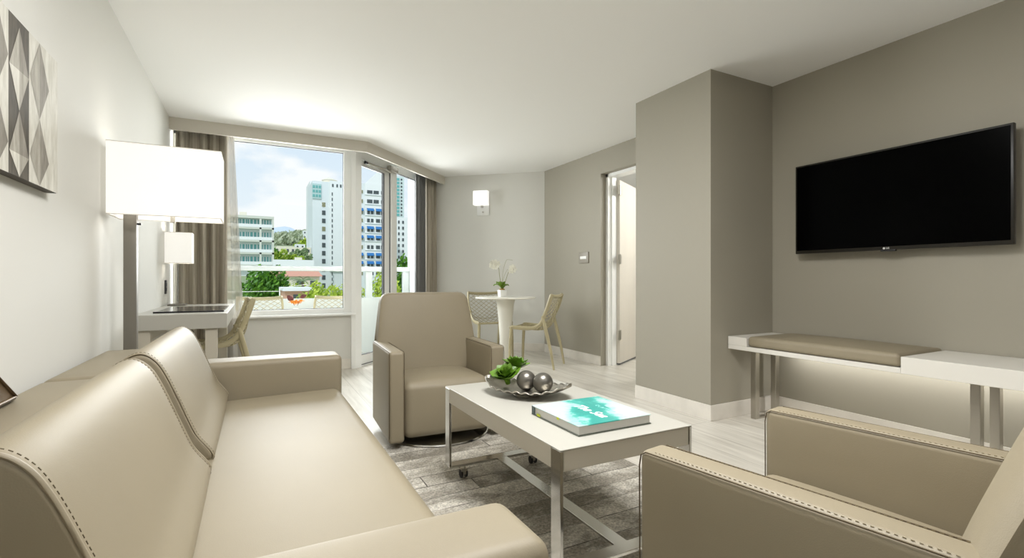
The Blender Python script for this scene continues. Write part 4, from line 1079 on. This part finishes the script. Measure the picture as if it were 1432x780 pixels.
# palm
pm = thing('palm_tree', 'small palm in front of the red roofed house', 'palm', (3.05, 38, ground_z(38)))
bm = B(); hz = .95 - ground_z(38); tube(bm, [(0, 0, 0), (.1, 0, hz*.5), (0, 0, hz)], [.16, .12, .09], 8); obj('trunk', bm, M_bark, pm)
rnd = random.Random(9)
for i in range(14):
    a = i*2.4; el = rnd.uniform(.0, .9); bm = B(); L = .85
    for q in range(12):
        f = q/11; r_ = L*f; z = hz + L*(math.sin(el)*f - .75*f*f*(.6)); c = Vector((math.cos(a)*r_, math.sin(a)*r_, z)); tn = Vector((-math.sin(a), math.cos(a), 0)); fw = Vector((math.cos(a), math.sin(a), -.2))
        for s in (-1, 1):
            tip = c + tn*s*.26*(1-.6*f) + fw*.12 + Vector((0, 0, -.10))
            bm.faces.new([bm.verts.new(x) for x in (c - fw*.03, tip, c + fw*.03)])
    obj('frond', bm, M_lf[2], pm, 0)

# ------------------------------------------------------------------ world sky
wd = bpy.data.worlds.new('sky'); sc.world = wd; wd.use_nodes = True
nt = wd.node_tree; N = nt.nodes; L = nt.links; bg = N['Background']
tc = N.new('ShaderNodeTexCoord'); sx = N.new('ShaderNodeSeparateXYZ'); L.new(tc.outputs['Generated'], sx.inputs[0])
r = N.new('ShaderNodeValToRGB'); e = r.color_ramp.elements
e[0].position = 0; e[0].color = lin('#eef3f6'); e[1].position = .45; e[1].color = lin('#bcd8f2')
x = e.new(.12); x.color = lin('#e4eef6')
L.new(sx.outputs[2], r.inputs[0])
mp = N.new('ShaderNodeMapping'); mp.inputs['Scale'].default_value = (1, 1, 2.0); mp.inputs['Location'].default_value = (.6, .2, .35); L.new(tc.outputs['Generated'], mp.inputs[0])
n = N.new('ShaderNodeTexNoise'); n.inputs['Scale'].default_value = 5.5; n.inputs['Detail'].default_value = 8; n.inputs['Roughness'].default_value = .52; L.new(mp.outputs[0], n.inputs['Vector'])
r2 = N.new('ShaderNodeValToRGB'); e = r2.color_ramp.elements; e[0].position = .52; e[1].position = .62; e[0].color = (0, 0, 0, 1); e[1].color = (1, 1, 1, 1); L.new(n.outputs['Fac'], r2.inputs[0])
mx = N.new('ShaderNodeMix'); mx.data_type = 'RGBA'; L.new(r2.outputs[0], mx.inputs[0]); L.new(r.outputs[0], mx.inputs[6]); mx.inputs[7].default_value = lin('#f6f8fa')
L.new(mx.outputs[2], bg.inputs['Color']); bg.inputs['Strength'].default_value = .9

# ------------------------------------------------------------------ lights
def light(name, typ, loc, power, color=(1, 1, 1), rot=None, to=None, size=1, sizey=None, spread=None):
    l = bpy.data.lights.new(name, typ); l.energy = power; l.color = color
    o = bpy.data.objects.new(name, l); COL.objects.link(o); o.location = loc
    if typ == 'AREA':
        l.size = size
        if sizey: l.shape = 'RECTANGLE'; l.size_y = sizey
        if spread: l.spread = spread
    if typ == 'POINT': l.shadow_soft_size = size
    if to is not None: o.rotation_euler = (Vector(to) - Vector(loc)).to_track_quat('-Z', 'Y').to_euler()
    return o
s = light('sun', 'SUN', (0, 0, 30), 1.5, (1, .98, .94), to=None); s.rotation_euler = Vector((.45, .75, -.9)).to_track_quat('-Z', 'Y').to_euler(); s.data.angle = .02
# daylight entering through the window and the balcony door
light('sky_daylight', 'AREA', (.45, 6.92, 1.85), 172, (1, 1, 1), to=(1.0, 3.0, 1.75), size=2.6, sizey=1.5)
# lamps
light('floor_lamp_bulb', 'POINT', (-.40, 3.27, 1.44), 1.5, (1, .995, .985), size=.05)
light('desk_lamp_bulb', 'POINT', (-.575, 5.1, 1.31), 1.2, (1, .995, .985), size=.04)
# two uplighters added out of view to brighten the room by ceiling bounce
for (x, y, lab) in ((1.5, -.95, 'added slim steel fill uplighter in the middle of the rear wall, behind the viewpoint'), (.1, -.95, 'added slim steel fill uplighter near the sofa wall, behind the viewpoint')):
    t = thing('fill_uplighter', lab, 'lamp', (x, y, 0), 0, 'added fill uplighters at the rear of the room')
    bm = B(); lathe(bm, [(0, 0), (.14, 0), (.14, .02), (.02, .03), (.012, .05), (.012, 1.62), (0, 1.62)], seg=32); obj('stand', bm, M_brush, t)
    bm = B(); lathe(bm, [(.015, 1.60), (.06, 1.62), (.17, 1.72), (.165, 1.72), (.06, 1.63), (.015, 1.61)], seg=40); obj('bowl_shade', bm, M_white, t)
    light('fill_uplighter_light', 'AREA', (x, y, 1.70), 14, (1, .995, .985), to=(x, y, 2.4), size=.28)
t = thing('ceiling_fill_panel', 'added flush white rectangular fill panel, out of view above the sofa and coffee table', 'ceiling light', (.9, 1.3, H))  # panel added out of view to light the furniture from overhead
bm = bbox(.38, 1.42, .88, 1.72, H-.03, H-.0005, .004); obj('housing', bm, M_white, t, world=True)
bm = B(); box(bm, .42, 1.38, .92, 1.68, H-.034, H-.03); obj('diffuser', bm, mat('fill_panel_glow', '#fffaf0', .6, emit=2), t, 0, world=True)
light('ceiling_fill_light', 'AREA', (.9, 1.3, H-.04), 58, (1, .995, .985), to=(.9, 1.3, 0), size=.95, sizey=.75)
light('bench_led', 'AREA', (3.44, 1.43, BB-.012), 3.0, (1, .995, .985), to=(3.50, 1.43, 0), size=1.6, sizey=.02)
light('bedroom_fill', 'POINT', (4.9, 3.6, 2.2), 60, (1, .995, .985), size=.15)  # added unseen light that brightens the bedroom and the open door leaf

# ------------------------------------------------------------------ camera
cd = bpy.data.cameras.new('camera'); cam = bpy.data.objects.new('camera', cd); COL.objects.link(cam)
cd.sensor_width = 36; cd.lens = 685 / 1432 * 36; cd.clip_start = .02; cd.clip_end = 8000
cam.location = (0, 0, 1.0); cam.rotation_euler = (PI/2, 0, -math.radians(27.724))
sc.camera = cam
sc.view_settings.view_transform = 'Standard'; sc.view_settings.look = 'None'
sc.view_settings.exposure = 0.26; sc.view_settings.gamma = 1; sc.view_settings.use_curve_mapping = False
sc.cycles.max_bounces = 10; sc.cycles.diffuse_bounces = 6; sc.cycles.transparent_max_bounces = 12
sc.cycles.use_denoising = True
sc.cycles.sample_clamp_indirect = 3; sc.cycles.sample_clamp_direct = 4
